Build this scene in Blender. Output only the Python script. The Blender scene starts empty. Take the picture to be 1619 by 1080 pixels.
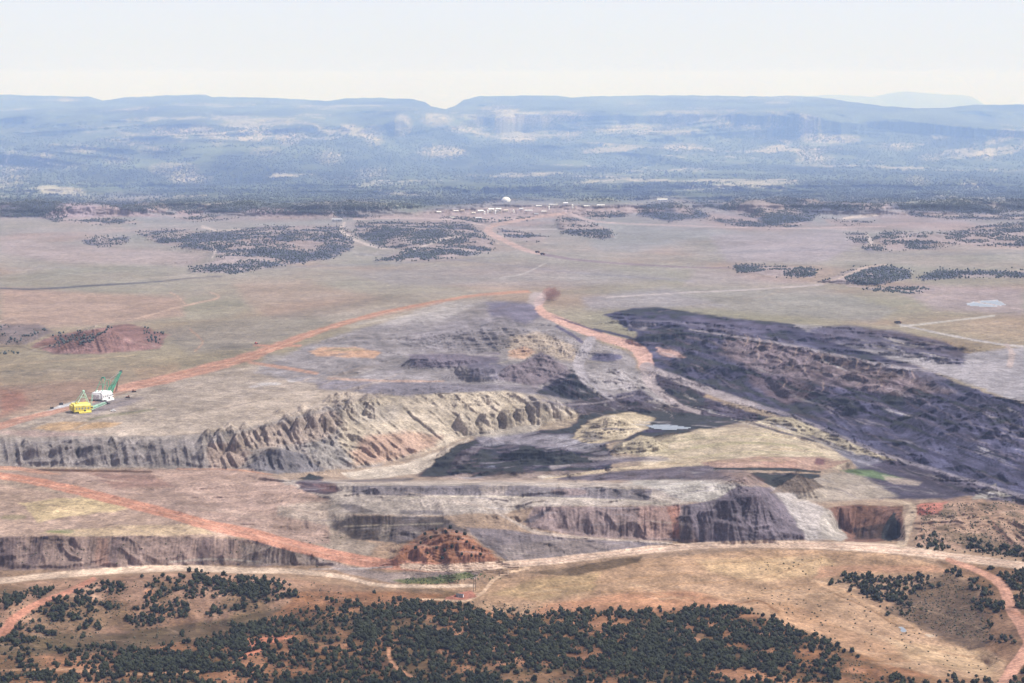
import bpy, bmesh, math, random
import numpy as np
from mathutils import Vector, Matrix
C = bpy.context.scene
random.seed(7)
R = math.radians
# ------------------------------------------------------------------ camera, sky, sun, exposure
HC = 525.0; FOC = 3021.0; PITCH = math.atan(420 / FOC); CX, CY = 809.5, 540.0
cd = bpy.data.cameras.new("camera"); cam = bpy.data.objects.new("camera", cd); C.collection.objects.link(cam)
cam.location = (0, 0, HC); cam.rotation_euler = (R(90) - PITCH, 0, 0)
cd.sensor_width = 36; cd.lens = FOC / 1619 * 36; cd.clip_start = 5; cd.clip_end = 200000
C.camera = cam
SUN_AZ, SUN_EL = R(90), R(56)          # azimuth from north (+Y) towards east (+X)
w = bpy.data.worlds.new("World"); C.world = w; w.use_nodes = True
nt = w.node_tree; bg = nt.nodes["Background"]; sky = nt.nodes.new("ShaderNodeTexSky")
sky.sky_type = 'NISHITA'; sky.sun_disc = False; sky.sun_elevation = SUN_EL; sky.sun_rotation = SUN_AZ
sky.altitude = 2200; sky.air_density = 1.0; sky.dust_density = 0.8; sky.ozone_density = 1.0
mx = nt.nodes.new("ShaderNodeMix"); mx.data_type = 'RGBA'; mx.inputs[0].default_value = .88     # smoke-whitened summer sky
nt.links.new(sky.outputs[0], mx.inputs[6]); mx.inputs[7].default_value = (6.75, 6.25, 7.25, 1)
nt.links.new(mx.outputs[2], bg.inputs[0]); bg.inputs[1].default_value = 0.074
sl = bpy.data.lights.new("sun", 'SUN'); sl.energy = 5.0; sl.angle = R(0.5); sl.color = (1, .965, .91)
so = bpy.data.objects.new("sun", sl); C.collection.objects.link(so)
sd = Vector((math.sin(SUN_AZ) * math.cos(SUN_EL), math.cos(SUN_AZ) * math.cos(SUN_EL), math.sin(SUN_EL)))
so.rotation_euler = sd.to_track_quat('Z', 'Y').to_euler()
C.view_settings.view_transform = 'Standard'; C.view_settings.look = 'None'; C.view_settings.gamma = 1
C.view_settings.exposure = 0.5
HZ_D = 3.2e-5; HZ_C = (.44, .60, 1.0)      # air: extinction per metre and its tint
SM_D = 2.6e-4; SM_C = (.20, .37, 1.0)      # smoke bank added to blue the mountain front
C.cycles.max_bounces = 4; C.cycles.volume_bounces = 1; C.cycles.diffuse_bounces = 2
C.cycles.use_denoising = True
# ------------------------------------------------------------------ noise and projection helpers
_rs = np.random.RandomState(11); TAB = _rs.rand(256, 256).astype(np.float32)
def vn(x, y, s=0):
    xi = np.floor(x).astype(np.int64); yi = np.floor(y).astype(np.int64)
    fx = (x - xi).astype(np.float32); fy = (y - yi).astype(np.float32)
    fx = fx * fx * fx * (fx * (fx * 6 - 15) + 10); fy = fy * fy * fy * (fy * (fy * 6 - 15) + 10)
    a = (xi + s * 37 ) & 255; a1 = (a + 1) & 255; b = (yi + s * 91) & 255; b1 = (b + 1) & 255
    return ((TAB[a, b] * (1 - fx) + TAB[a1, b] * fx) * (1 - fy) + (TAB[a, b1] * (1 - fx) + TAB[a1, b1] * fx) * fy) * 2 - 1
def fbm(x, y, o=4, s=0, g=.5, rid=False):
    r = 0; a = 1; t = 0
    for k in range(o):
        n = vn(x, y, s + k * 5)
        if rid: n = 1 - 2 * np.abs(n)
        r = r + a * n; t += a; a *= g
        x, y = x * 1.93 + y * .55 + 3.1, y * 1.93 - x * .55 + 7.7
    return r / t
CP, SP = math.cos(PITCH), math.sin(PITCH)
def ray(px, py):
    u = CY - py
    return (px - CX) / FOC, (FOC * CP + u * SP) / FOC, (-FOC * SP + u * CP) / FOC
def world(px, py, Z):
    x, y, z = ray(px, py); t = (Z - HC) / z
    return x * t, y * t
def project(X, Y, Z):
    dz = Z - HC; dep = Y * CP - dz * SP; up = Y * SP + dz * CP
    return CX + FOC * X / dep, CY - FOC * up / dep
def sm(a, b, x):
    t = np.clip((x - a) / (b - a), 0, 1); return t * t * (3 - 2 * t)
# ------------------------------------------------------------------ terrain heights: traced break lines (photo px, py, metres)
SKY = [(-400,150),(0,150),(60,151),(140,153),(163,159),(200,154),(260,151),(325,150),(335,153),(400,154),(470,157),(515,160),(545,156),(600,155),(655,157),(672,162),(682,169),(705,172),(720,168),(733,158),(760,152),(830,151),(880,152),(900,154),(960,152),(1000,151),(1100,151),(1220,153),(1245,151),(1290,153),(1340,160),(1400,168),(1450,171),(1500,170),(1540,166),(1619,165),(2000,166)]
def hz_for(py, d):   # height that puts row py at forward distance d
    x, y, z = ray(CX, py); return HC + d * z / y
BL = []
def bl(*p): BL.append(p)
for py, d in ((150,13600),(165,12900),(200,11700),(230,10700),(262,9900),(290,9150)):
    bl((-300, py, hz_for(py, d)), (1950, py, hz_for(py, d)))
bl((-300,318,6),(400,318,8),(800,312,8),(1200,318,10),(1950,318,12))
bl((-300,345,0),(1950,345,0)); bl((-300,380,2),(1950,380,4))
bl((-300,440,10),(400,440,8),(850,440,14),(1300,440,12),(1950,440,10))
bl((-300,500,22),(300,500,24),(600,495,30),(760,470,34),(850,466,34),(960,480,34),(1200,490,34),(1400,500,34),(1950,520,34))
bl((-300,560,34),(300,562,38),(480,540,38),(600,500,34)); bl((-300,600,40),(200,600,42),(400,590,42),(560,590,42))
bl((-300,650,42),(100,650,42),(300,640,42),(450,625,42),(560,610,42))
# left spoil bank crest / toe
bl((-300,692,40),(0,690,40),(60,697,38),(130,690,42),(220,690,42),(300,688,42),(380,680,44),(450,662,45),(520,643,46),(560,634,46),(650,628,46),(720,622,45),(800,618,42),(845,625,36),(880,640,22),(912,650,8))
bl((-300,732,19),(0,734,19),(150,737,19),(280,738,19),(350,740,18),(440,745,15),(520,744,8),(560,738,2),(660,722,0),(715,705,2),(725,690,4),(800,676,5),(860,668,5),(912,658,5))
bl((-300,742,19),(0,741,18),(110,742,18),(240,745,19),(330,742,20),(400,743,22),(440,748,22),(460,760,18))
bl((-300,750,22),(0,752,22),(100,765,23),(200,785,24),(300,812,24),(400,838,20),(450,855,13),(500,868,7),(560,883,3),(620,890,2),(700,894,2),(800,890,2),(900,880,2),(1000,868,2),(1100,858,2),(1250,855,2),(1400,863,2),(1440,872,2),(1520,880,2),(1619,893,2),(1950,930,2))
bl((-300,846,22),(0,848,22),(100,845,22),(200,847,22),(300,845,22),(350,846,21),(400,852,19),(450,863,15),(500,876,7))
bl((-300,898,-4),(0,898,-4),(60,903,-4),(120,902,-4),(200,899,-4),(270,893,-4),(400,894,-4),(470,893,-4),(530,897,-3))
bl((-300,918,-4),(0,915,-4),(100,907,-4),(250,898,-4),(420,903,-5),(540,915,-6),(620,928,-7),(700,930,-8),(750,932,-9),(860,905,-2))
bl((480,785,30),(560,780,34),(640,778,38),(700,787,38),(770,803,32),(840,836,14),(900,848,8),(1000,856,5))
# benches of the central highwall
bl((460,768,30),(520,772,34),(600,785,34),(660,781,36),(760,785,36),(860,783,37),(950,786,37),(1020,790,37))
bl((480,762,34),(560,766,42),(660,768,44),(760,766,44),(860,766,44),(960,768,44),(1030,770,44),(1120,764,44),(1180,756,46))
bl((840,800,34),(900,801,34),(1000,801,34),(1090,798,34),(1120,794,35),(1160,790,36),(1200,782,40))
bl((880,838,10),(960,848,7),(1060,853,4),(1130,853,4),(1200,850,4),(1250,846,4))
bl((440,808,26),(540,812,26),(640,812,26),(700,815,24)); bl((480,835,12),(560,850,8),(620,855,8))
bl((430,845,14),(500,858,8),(560,870,5))
# pit floor
bl((480,756,6),(560,756,2),(660,758,0),(800,760,0),(900,757,0))
bl((680,745,-2),(760,738,-2),(880,738,-2),(960,745,0)); bl((760,705,-2),(830,690,0),(960,680,0),(1050,665,-2),(1100,655,-2),(1180,668,-4))
# tan mound and the plateau
bl((1010,712,8),(1060,690,12),(1110,678,14),(1180,676,16),(1240,682,14),(1300,705,12),(1345,728,8))
bl((900,750,6),(1010,735,10),(1100,728,14),(1200,722,16),(1290,722,14),(1345,732,6))
bl((900,765,12),(960,756,14),(1080,745,16),(1130,745,16))
# right: waste slope crest and toe, haul valley
bl((960,492,36),(1040,486,38),(1140,500,38),(1250,512,38),(1330,528,38),(1420,535,36),(1520,555,34),(1600,580,34),(1950,650,34))
bl((1060,520,34),(1150,532,32),(1250,548,32),(1350,565,32),(1450,580,32),(1500,600,32),(1619,640,34),(1950,700,34))
bl((1010,585,14),(1060,596,8),(1120,612,4),(1200,635,0),(1260,660,-2),(1350,690,-4),(1450,722,-5),(1619,770,-6),(1950,860,-6))
bl((850,466,34),(870,495,34),(900,515,30),(950,532,25),(1000,548,20),(1022,572,14),(1020,600,9),(1050,625,5),(1080,645,1))
bl((930,535,26),(915,575,18),(930,600,12),(970,618,8),(1000,640,4),(930,640,8),(880,632,16))
bl((1180,660,-4),(1280,690,-6),(1380,735,-8),(1450,765,-10),(1560,785,-10),(1619,792,-10))
bl((1340,740,-4),(1380,770,-4),(1440,785,-4),(1540,780,-4))
bl((1260,790,6),(1300,793,4),(1360,793,2),(1420,797,2),(1440,795,2))
# notch pit
bl((1305,803,4),(1330,801,4),(1380,800,4),(1422,801,4)); bl((1325,835,-24),(1350,850,-26),(1385,855,-26),(1415,852,-26),(1422,846,-24))
bl((1290,855,1),(1340,860,1),(1400,861,1),(1435,860,1))
bl((1300,800,4),(1285,825,3),(1300,850,1)); bl((1430,800,2),(1432,830,1),(1430,855,1))
# right hill
bl((1440,790,2),(1520,784,6),(1619,790,8),(1950,800,8)); bl((1450,840,3),(1540,825,12),(1619,825,14),(1950,830,14)); bl((1450,865,2),(1540,868,0),(1619,880,-1))
# foreground
bl((640,945,-8),(800,965,-14),(900,955,-12),(1040,965,-12),(1190,950,-10),(1300,900,-6),(1480,900,-4))
bl((900,905,-2),(1100,890,-1),(1300,885,-1)); bl((1240,965,-14),(1400,1010,-20),(1560,1050,-26)); bl((1300,920,-10),(1420,960,-20),(1480,1000,-24),(1520,920,-6),(1619,960,-4))
bl((0,960,6),(150,925,4),(300,912,4),(440,925,2),(500,945,-6),(330,985,-12),(160,1000,-14),(0,1010,-8))
bl((0,1080,0),(250,1060,4),(500,1000,4),(700,975,2),(900,1000,4),(1050,985,2),(1200,1000,0),(1400,1070,-4),(1600,1100,-4))
bl((-300,1250,8),(600,1250,18),(1200,1250,12),(1950,1250,10))
def solve():
    x0, x1, y0, y1, st = -300, 1950, 144, 1260, 3.0
    def level(st):
        nx = int((x1 - x0) / st) + 1; ny = int((y1 - y0) / st) + 1
        acc = np.zeros((ny, nx)); cnt = np.zeros((ny, nx))
        for L in BL:
            for a, b in zip(L[:-1], L[1:]):
                n = int(max(abs(a[0] - b[0]), abs(a[1] - b[1])) / st * 1.5) + 2
                t = np.linspace(0, 1, n)
                ix = np.clip(np.round((a[0] + (b[0] - a[0]) * t - x0) / st).astype(int), 0, nx - 1)
                iy = np.clip(np.round((a[1] + (b[1] - a[1]) * t - y0) / st).astype(int), 0, ny - 1)
                np.add.at(acc, (iy, ix), a[2] + (b[2] - a[2]) * t); np.add.at(cnt, (iy, ix), 1)
        m = cnt > 0; v = np.where(m, acc / np.maximum(cnt, 1), 0); return v, m
    Z = None
    for st_, it in ((96, 300), (48, 200), (24, 150), (12, 120), (6, 90), (3, 70)):
        v, m = level(st_); ny, nx = v.shape
        if Z is None: Z = np.full((ny, nx), v[m].mean())
        else:
            yi = np.clip(np.arange(ny) * st_ / pst, 0, Z.shape[0] - 1.001); xi = np.clip(np.arange(nx) * st_ / pst, 0, Z.shape[1] - 1.001)
            a = yi.astype(int); b = xi.astype(int); fa = (yi - a)[:, None]; fb = (xi - b)[None]
            Z = (Z[a][:, b] * (1 - fb) + Z[a][:, b + 1] * fb) * (1 - fa) + (Z[a + 1][:, b] * (1 - fb) + Z[a + 1][:, b + 1] * fb) * fa
        Z = np.where(m, v, Z)
        for k in range(it):
            P = np.pad(Z, 1, mode='edge')
            Z = np.where(m, v, (P[:-2, 1:-1] + P[2:, 1:-1] + P[1:-1, :-2] + P[1:-1, 2:]) * .25)
        pst = st_
    P = np.pad(Z, 1, mode='edge'); Z = .5 * Z + .125 * (P[:-2, 1:-1] + P[2:, 1:-1] + P[1:-1, :-2] + P[1:-1, 2:])
    return Z, x0, y0, 3.0
ZB, zx0, zy0, zst = solve()
def samp(A, px, py, x0, y0, sx, sy):
    u = np.clip((px - x0) / sx, 0, A.shape[1] - 1.001); v = np.clip((py - y0) / sy, 0, A.shape[0] - 1.001)
    a = v.astype(int); b = u.astype(int); fa = v - a; fb = u - b
    return (A[a, b] * (1 - fb) + A[a, b + 1] * fb) * (1 - fa) + (A[a + 1, b] * (1 - fb) + A[a + 1, b + 1] * fb) * fa
# ------------------------------------------------------------------ the survey grid
colx = np.concatenate([np.linspace(-2600, -200, 25)[:-1], np.arange(-200, 1820, 1.35), np.linspace(1820, 4200, 25)])
skx = np.interp(colx, [p[0] for p in SKY], [p[1] for p in SKY]) + 1.2 * fbm(colx / 14., colx * 0 + 3., 4, 2)
rows_f = np.arange(176, 1130, 1.35); NT = 22
rows_b = np.concatenate([np.arange(1130, 1260, 4.), np.array([1290, 1350, 1450, 1600, 1900, 2400, 3200, 4600.])])
NR = NT + len(rows_f) + len(rows_b); NC = len(colx)
PX = np.repeat(colx[None], NR, 0); PY = np.empty((NR, NC))
tt = np.linspace(0, 1, NT, endpoint=False)[:, None]; PY[:NT] = skx[None] * (1 - tt) + 176 * tt
PY[NT:NT + len(rows_f)] = rows_f[:, None]; PY[NT + len(rows_f):] = rows_b[:, None]
PX = PX.astype(np.float64)
Z = samp(ZB, PX, PY, zx0, zy0, zst, zst)
X0, Y0 = world(PX, PY, Z)
def inpoly(pts, x, y):
    r = np.zeros(x.shape, bool); n = len(pts)
    for i in range(n):
        xa, ya = pts[i]; xb, yb = pts[(i + 1) % n]
        if ya == yb: continue
        c = ((ya > y) != (yb > y)) & (x < (xb - xa) * (y - ya) / (yb - ya) + xa); r ^= c
    return r
def segdist(pts, x, y, closed, ws=None, vs=1.0):
    d = np.full(x.shape, 1e9); n = len(pts); wd = None if ws is None else np.zeros(x.shape)
    for i in range(n if closed else n - 1):
        xa, ya = pts[i][:2]; xb, yb = pts[(i + 1) % n][:2]
        dx, dy = xb - xa, (yb - ya) * vs; L = dx * dx + dy * dy + 1e-9
        t = np.clip(((x - xa) * dx + (y - ya) * vs * dy) / L, 0, 1)
        e = np.hypot(x - xa - t * dx, (y - ya) * vs - t * dy)
        if ws is None: d = np.minimum(d, e)
        else: d = np.minimum(d, e - (ws[i] * (1 - t) + ws[i + 1] * t))
    return d
WXn = fbm(X0 / 22, Y0 / 22, 4, 40); WYn = fbm(X0 / 22, Y0 / 22, 4, 50)
pxs = FOC / np.maximum(Y0, 300)                       # photo px per metre
WPX = PX + WXn * np.clip(9 * pxs, 1.5, 7); WPY = PY + WYn * np.clip(2.2 * pxs, .5, 2.0)
def box(pts, pad):
    xs = [p[0] for p in pts]; ys = [p[1] for p in pts]
    c0, c1 = np.searchsorted(colx, [min(xs) - pad, max(xs) + pad])
    rr = np.nonzero((PY.min(1) <= max(ys) + pad) & (PY.max(1) >= min(ys) - pad))[0]
    if len(rr) == 0: rr = np.array([0])
    return slice(rr[0], rr[-1] + 1), slice(c0, c1)
def pmask(pts, feather=3.0, warp=1.0):
    b = box(pts, feather + 8)
    x = PX[b] + (WPX[b] - PX[b]) * warp; y = PY[b] + (WPY[b] - PY[b]) * warp
    ins = inpoly(pts, x, y)
    if feather <= 0: return b, ins.astype(float)
    d = segdist(pts, x, y, True, vs=1.6); d = np.where(ins, d, -d)
    return b, sm(-feather, feather, d)
def smask(pts, wid, feather=1.5, warp=.35):
    """pts (px,py) with a half width in px (scalar or per point)"""
    ws = [wid] * len(pts) if not hasattr(wid, '__len__') else list(wid)
    b = box(pts, max(ws) + feather + 8)
    x = PX[b] + (WPX[b] - PX[b]) * warp; y = PY[b] + (WPY[b] - PY[b]) * warp
    d = segdist(pts, x, y, False, ws, vs=1.5)
    return b, 1 - sm(-feather, feather, d)
def curve(pts, n=8):
    P = [np.array(p, float) for p in pts]; P = [2 * P[0] - P[1]] + P + [2 * P[-1] - P[-2]]; out = []
    for i in range(1, len(P) - 2):
        for t in np.linspace(0, 1, n, endpoint=False):
            out.append(tuple(.5 * (2 * P[i] + (P[i + 1] - P[i - 1]) * t + (2 * P[i - 1] - 5 * P[i] + 4 * P[i + 1] - P[i + 2]) * t * t + (3 * P[i] - P[i - 1] - 3 * P[i + 1] + P[i + 2]) * t ** 3)))
    return out + [tuple(P[-2])]

# ------------------------------------------------------------------ relief
Z = Z.copy()
def zadd(poly, h, feather):
    b, m = pmask(poly, feather); Z[b] += h * m
def gully(poly, ang, wl, amp, seed=0, feather=4, sharp=True):
    """erosion rills running at ang (degrees, clockwise from straight down the picture slope)"""
    b, m = pmask(poly, feather); a = R(ang)
    s = PX[b] * math.cos(a) + PY[b] * math.sin(a); t = -PX[b] * math.sin(a) + PY[b] * math.cos(a)
    s = s + 1.2 * vn(t / 14., s / 30., 3)
    n = vn(s / wl, t / (wl * 14), seed) + .5 * vn(s / wl * 2.3, t / (wl * 9), seed + 3)
    if sharp: n = .6 - 1.6 * np.abs(n)
    Z[b] += .28 * amp * m * n * (1 + .7 * vn(s / (wl * 3), t / (wl * 3), seed + 9))
    STRK[b] += m * n
STRK = np.zeros_like(Z); ZM = []
def rough(poly, sc, amp, seed=0, feather=6, rid=True, asp=1.0, rot=0.0):
    """tumbled dumped ground: warped ridged noise laid out in metres"""
    b, m = pmask(poly, feather); ca, sa = math.cos(R(rot)), math.sin(R(rot)); x = (X0[b] * ca + Y0[b] * sa) / (sc * asp); y = (-X0[b] * sa + Y0[b] * ca) / sc
    x = x + .5 * vn(x * .6, y * .6, seed + 1); y = y + .5 * vn(x * .7 + 9, y * .7, seed + 2)
    Z[b] += amp * m * fbm(x, y, 4, seed, .38, rid) * (.5 + .9 * sm(-.5, .5, vn(x * .3, y * .3, seed + 4)))
def mound(x0, yb, rad, h, kind='cone', asp=1.0, rot=0.0, seed=0, gul=.10):
    if not ZM: ZM.append(Z.copy())
    z0 = float(samp(ZB, np.array([float(x0)]), np.array([float(yb)]), zx0, zy0, zst, zst)[0])
    xc, yc = world(np.array([float(x0)]), np.array([float(yb)]), z0); xc = xc[0]; yc = yc[0]
    rmax = rad * max(asp, 1.0); pad = rmax * FOC / yc
    b = box([(x0 - pad, yb - pad * .6 - h * FOC / yc), (x0 + pad, yb + pad * .5)], 4)
    px, py, zz = PX[b], PY[b], Z[b]; zq = ZM[0][b]
    rx, ry, rz = ray(px, py); ca, sa = math.cos(R(rot)), math.sin(R(rot))
    yb_ = (zz - HC) / rz * ry; best = zz.copy(); done = np.zeros(zz.shape, bool)
    def prof(X, Y):
        u = (X - xc) * ca + (Y - yc) * sa; v = -(X - xc) * sa + (Y - yc) * ca
        th = np.arctan2(v, u / asp); r = np.hypot(u / asp, v) / rad
        r = r * (1 + .6 * gul * vn(th * 3.5 + seed, r * .7 + seed, seed) + gul * .3 * vn(th * 9 + seed, r * .5, seed + 2))
        if kind == 'cone': p = np.clip(1 - r, 0, 1); p = p - .06 * np.exp(-(r * 6) ** 2)
        elif kind == 'flat': p = sm(1, .62, r)
        else: p = sm(1.05, -.15, r)
        return h * p
    for k in range(64):
        y = yc - rmax * 1.25 + k * (rmax * 2.5) / 63
        zr = HC + y * rz / ry; hit = (~done) & (y < yb_ + 1e-6) & (zr <= zq + prof(y * rx / ry, y))
        best[hit] = zr[hit]; done |= hit
    hit = (~done); hz = zz + 0; Z[b] = np.maximum(best, hz)
# mountains
far = sm(330, 280, PY) * sm(0, 1, (PY - np.interp(PX, [p[0] for p in SKY], [p[1] for p in SKY])) / 45.)
Z += far * (34 * fbm(X0 / 1900 + .3 * vn(Y0 / 1200, X0 / 1200, 4), Y0 / 2600, 5, 20, .42, True) - 4)
Z += sm(300, 250, PY) * 3 * fbm(X0 / 220, Y0 / 500, 3, 25)
foot = sm(345, 325, PY) * sm(280, 300, PY); Z += foot * (16 * fbm(X0 / 420, Y0 / 420, 4, 21, .5, True) + 2)
# rolling valley and small roughness everywhere
roll = sm(335, 350, PY) * sm(620, 480, PY) + .6 * sm(880, 930, PY)
Z += roll * 5.5 * fbm(X0 / 420, Y0 / 600, 4, 60) 
Z += sm(330, 350, PY) * sm(640, 560, PY) * 1.0 * fbm(X0 / 60, Y0 / 110, 3, 62)
Z += sm(440, 520, PY) * sm(900, 840, PY) * 1.5 * fbm(X0 / 55, Y0 / 75, 4, 66, .55, True) * (1 - sm(520, 480, PX) * sm(640, 600, PY))
Z += sm(600, 700, PY) * .9 * fbm(X0 / 26, Y0 / 34, 4, 63)
for p, h, f in (([(0,318),(60,311),(120,316),(200,317),(300,312),(400,309),(540,309),(640,312),(700,318),(540,333),(420,336),(250,333),(60,340),(0,342)], 11, 14),
                ([(215,370),(300,362),(420,359),(540,359),(555,395),(440,415),(375,428),(305,428),(345,405)], 10, 14),
                ([(580,355),(745,357),(778,384),(720,404),(600,412),(640,395)], 10, 14),
                ([(1150,312),(1300,302),(1640,300),(1640,328),(1480,333),(1300,338),(1220,350)], 13, 14),
                ([(1380,375),(1490,371),(1640,355),(1640,388),(1400,386)], 10, 10), ([(1300,445),(1350,425),(1440,430),(1390,450)], 14, 8),
                ([(880,347),(965,362),(970,375),(890,368)], 10, 8), ([(1010,327),(1060,320),(1125,345),(1060,350)], 9, 9)):
    zadd(p, h, f)
mound(152, 550, 105, 50, 'dome', 1.0, 0, 3); mound(215, 550, 60, 18, 'dome', 1, 0, 4); mound(20, 540, 80, 18, 'dome', 1.6, 0, 5)
for x, y, r, h in ((60,728,26,15),(100,729,30,16),(150,730,30,17),(205,730,28,18),(250,730,26,18),(290,728,22,16),(328,735,22,19),(362,735,17,16),(392,730,15,14),(440,740,44,24),(505,735,30,20),(560,728,26,14),(600,715,25,12)):
    mound(x, y, r * 1.25, h * .6, 'cone', 1, 0, int(x), .2)
rr = random.Random(3)
for x, y in ((370,697),(396,692),(420,690),(446,684),(470,676),(492,668),(514,662),(536,656),(556,650),(580,646),(345,718),(372,716),(398,712),(420,708),(446,702),(470,696),(492,688),(515,680),(540,672),(350,704),(330,700),(560,664),(588,658)):
    mound(x + rr.random() * 12 - 6, y + rr.random() * 6 - 3, 11 + rr.random() * 6, 12 + rr.random() * 7, 'cone', 1 + rr.random() * .3, rr.random() * 90, int(x + y), .35)
for x, y, r, h in ((737,686,18,17),(766,684,15,16),(778,681,12,15),(802,674,14,13),(824,671,15,12),(847,668,17,18),(863,664,13,14),(880,662,18,19),(898,661,15,18),(917,660,15,15)):
    mound(x, y, r, h, 'cone', 1, 0, int(x), .2)
mound(970, 684, 55, 26, 'dome', 1.1, 15, 8); mound(1014, 712, 40, 23, 'cone', 1, 0, 9, .3); mound(984, 714, 20, 15, 'cone', 1, 0, 10)
mound(850, 726, 32, 15, 'flat', 1.9, 0, 11, .05); mound(845, 728, 16, 20, 'cone', 1, 0, 11)
mound(735, 728, 40, 12, 'cone', 1.5, 30, 12); mound(700, 735, 30, 12, 'dome', 1.4, 30, 12)
mound(800, 540, 190, 30, 'dome', 1.3, 0, 14); mound(860, 590, 50, 38, 'cone', 1.1, 0, 15, .25); mound(812, 602, 44, 30, 'dome', 1, 0, 16, .25)
mound(755, 600, 36, 24, 'flat', 1.1, 0, 17, .2); mound(700, 581, 52, 18, 'flat', 1.5, 0, 18, .15)
mound(906, 622, 48, 38, 'cone', 1.05, 0, 19, .2); mound(755, 551, 14, 9); mound(790, 549, 13, 9); mound(568, 620, 13, 11)
mound(935, 560, 30, 8, 'dome', 2); mound(960, 565, 30, 12, 'dome', 1.6); mound(700, 618, 60, 9, 'dome', 2.2, 0, 4); mound(600, 622, 45, 8, 'dome', 2, 0, 5)
mound(1010, 632, 34, 14, 'dome', 1.5, -15, 6); mound(1075, 610, 45, 18, 'dome', 1.6, -25, 7, .3); mound(1050, 606, 26, 12, 'cone'); mound(1150, 648, 50, 14, 'dome', 1.9, -20, 8, .3); mound(1240, 672, 40, 10, 'dome', 1.8, -20, 5, .3)
for x, y, r, h in ((1200,838,42,20),(1150,842,28,16),(1120,845,16,14),(1175,830,30,14),(1235,842,36,12),(1090,846,18,8)): mound(x, y, r, h, 'cone', 1, 0, int(x), .3)
mound(1262, 777, 30, 25, 'cone', 1.2, 20, 3, .2); mound(1157, 760, 28, 16, 'dome', 1.2); mound(1100, 760, 40, 8, 'dome', 2.2); mound(1190, 775, 45, 14, 'dome', 1.5, -30, 5)
mound(1285, 714, 20, 6); mound(705, 882, 60, 15, 'dome', 1.25, 0, 23, .5)
mound(1250, 668, 34, 12, 'dome', 1.4, -15, 9, .3); mound(1310, 690, 26, 12, 'cone', 1.2, -20, 2, .3); mound(1350, 706, 24, 12, 'cone', 1.3, -20, 3, .3); mound(1395, 725, 26, 10, 'dome', 1.6, -25, 4, .3)
mound(1575, 782, 30, 18, 'cone', 1.2, 0, 5, .3); mound(1540, 780, 26, 14, 'cone', 1.2, 0, 6, .3)
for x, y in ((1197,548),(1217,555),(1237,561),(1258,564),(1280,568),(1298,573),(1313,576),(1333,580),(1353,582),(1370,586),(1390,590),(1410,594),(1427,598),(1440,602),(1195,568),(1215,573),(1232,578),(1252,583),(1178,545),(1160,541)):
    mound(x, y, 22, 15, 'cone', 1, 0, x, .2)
for i in range(85):
    t = rr.random(); x = 1080 + t * 560; lo = 552 + t * 90; hi = 590 + t * 150; y = lo + rr.random() * (hi - lo) * .8
    mound(x, y, 18 + rr.random() * 26, 6 + rr.random() * 10, 'cone' if rr.random() < .5 else 'dome', 1 + rr.random() * .8, -30 + rr.random() * 30, i, .35)
for i in range(40):
    t = rr.random(); x = 985 + t * 300; y = 505 + t * 32 + rr.random() * 40
    mound(x, y, 22 + rr.random() * 30, 6 + rr.random() * 9, 'dome', 1.2 + rr.random(), -20, i + 9, .35)
for x, y in ((1300,520),(1340,524),(1390,528),(1430,534),(1480,545),(1510,552),(1330,540),(1380,548),(1440,560),(1490,572)):
    mound(x, y, 36, 10, 'dome', 2.2, -15, x, .35)
for i in range(46):   # broken ground between the haul valley and the grey flat
    t = rr.random(); x = 1180 + t * 440; y = 660 + t * 118 + rr.random() * 22 - 8
    mound(x, y, 10 + rr.random() * 14, 4 + rr.random() * 7, 'cone', 1.3, -25, i, .4)
for i in range(40):   # rough dump floor right of the black pile
    x = 930 + rr.random() * 150; y = 590 + rr.random() * 60
    mound(x, y, 8 + rr.random() * 12, 3 + rr.random() * 5, 'dome', 1.6, -30, i, .4)
for i in range(30):
    x = 700 + rr.random() * 260; y = 700 + rr.random() * 52
    mound(x, y, 6 + rr.random() * 14, 2 + rr.random() * 4, 'dome', 1.8, rr.random() * 60 - 30, i, .4)
G = gully
for i in range(26):
    x = 340 + rr.random() * 270; y = 716 - (x - 340) * .27 - rr.random() * 34; mound(x, y, 9 + rr.random() * 7, 8 + rr.random() * 8, 'cone', 1, 0, i + 70, .35)
for i in range(60):
    x = 20 + rr.random() * 560; y = 702 + rr.random() * 32 - max(0, x - 380) * .18; mound(x, y, 6 + rr.random() * 12, 3 + rr.random() * 6, 'cone' if rr.random() < .6 else 'dome', 1 + rr.random(), rr.random() * 180, i, .4)
rough([(-200,694),(130,692),(300,690),(380,682),(450,664),(520,645),(600,640),(620,700),(580,734),(440,747),(-200,735)], 36, 1.3, 301)
rough([(520,645),(650,628),(800,620),(850,630),(905,655),(800,674),(730,690),(640,724),(560,736),(500,700)], 34, 1.8, 302)
rough([(960,497),(1040,486),(1150,500),(1250,512),(1420,560),(1500,600),(1660,645),(1660,790),(1400,715),(1200,640),(1060,595),(1010,550)], 60, 2.6, 303, 10, True, 1.7, -38)
rough([(1000,500),(1500,590),(1660,650),(1660,790),(1200,640),(1020,585)], 24, .7, 304)
rough([(1270,518),(1340,512),(1520,550),(1530,580),(1350,550)], 40, 2.5, 305, 6, True, 1.8, -30)
rough([(480,545),(640,502),(850,482),(960,545),(1000,600),(880,640),(640,628),(480,604)], 38, 1.2, 306)
rough([(880,600),(1010,590),(1080,610),(1180,660),(920,655)], 24, 1.4, 307, 6, True, 1.5, -30)
rough([(662,754),(720,706),(900,676),(1190,664),(1060,700),(970,745),(860,756)], 26, 1.6, 308, 6, True, 1.6, 20)
rough([(1060,615),(1300,680),(1660,800),(1560,785),(1290,692),(1080,650)], 22, 1.8, 309, 5, True, 1.8, -35)
rough([(430,758),(1030,762),(1100,800),(1300,850),(1060,866),(800,885),(560,866),(430,830)], 24, 1.5, 310, 6)
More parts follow.
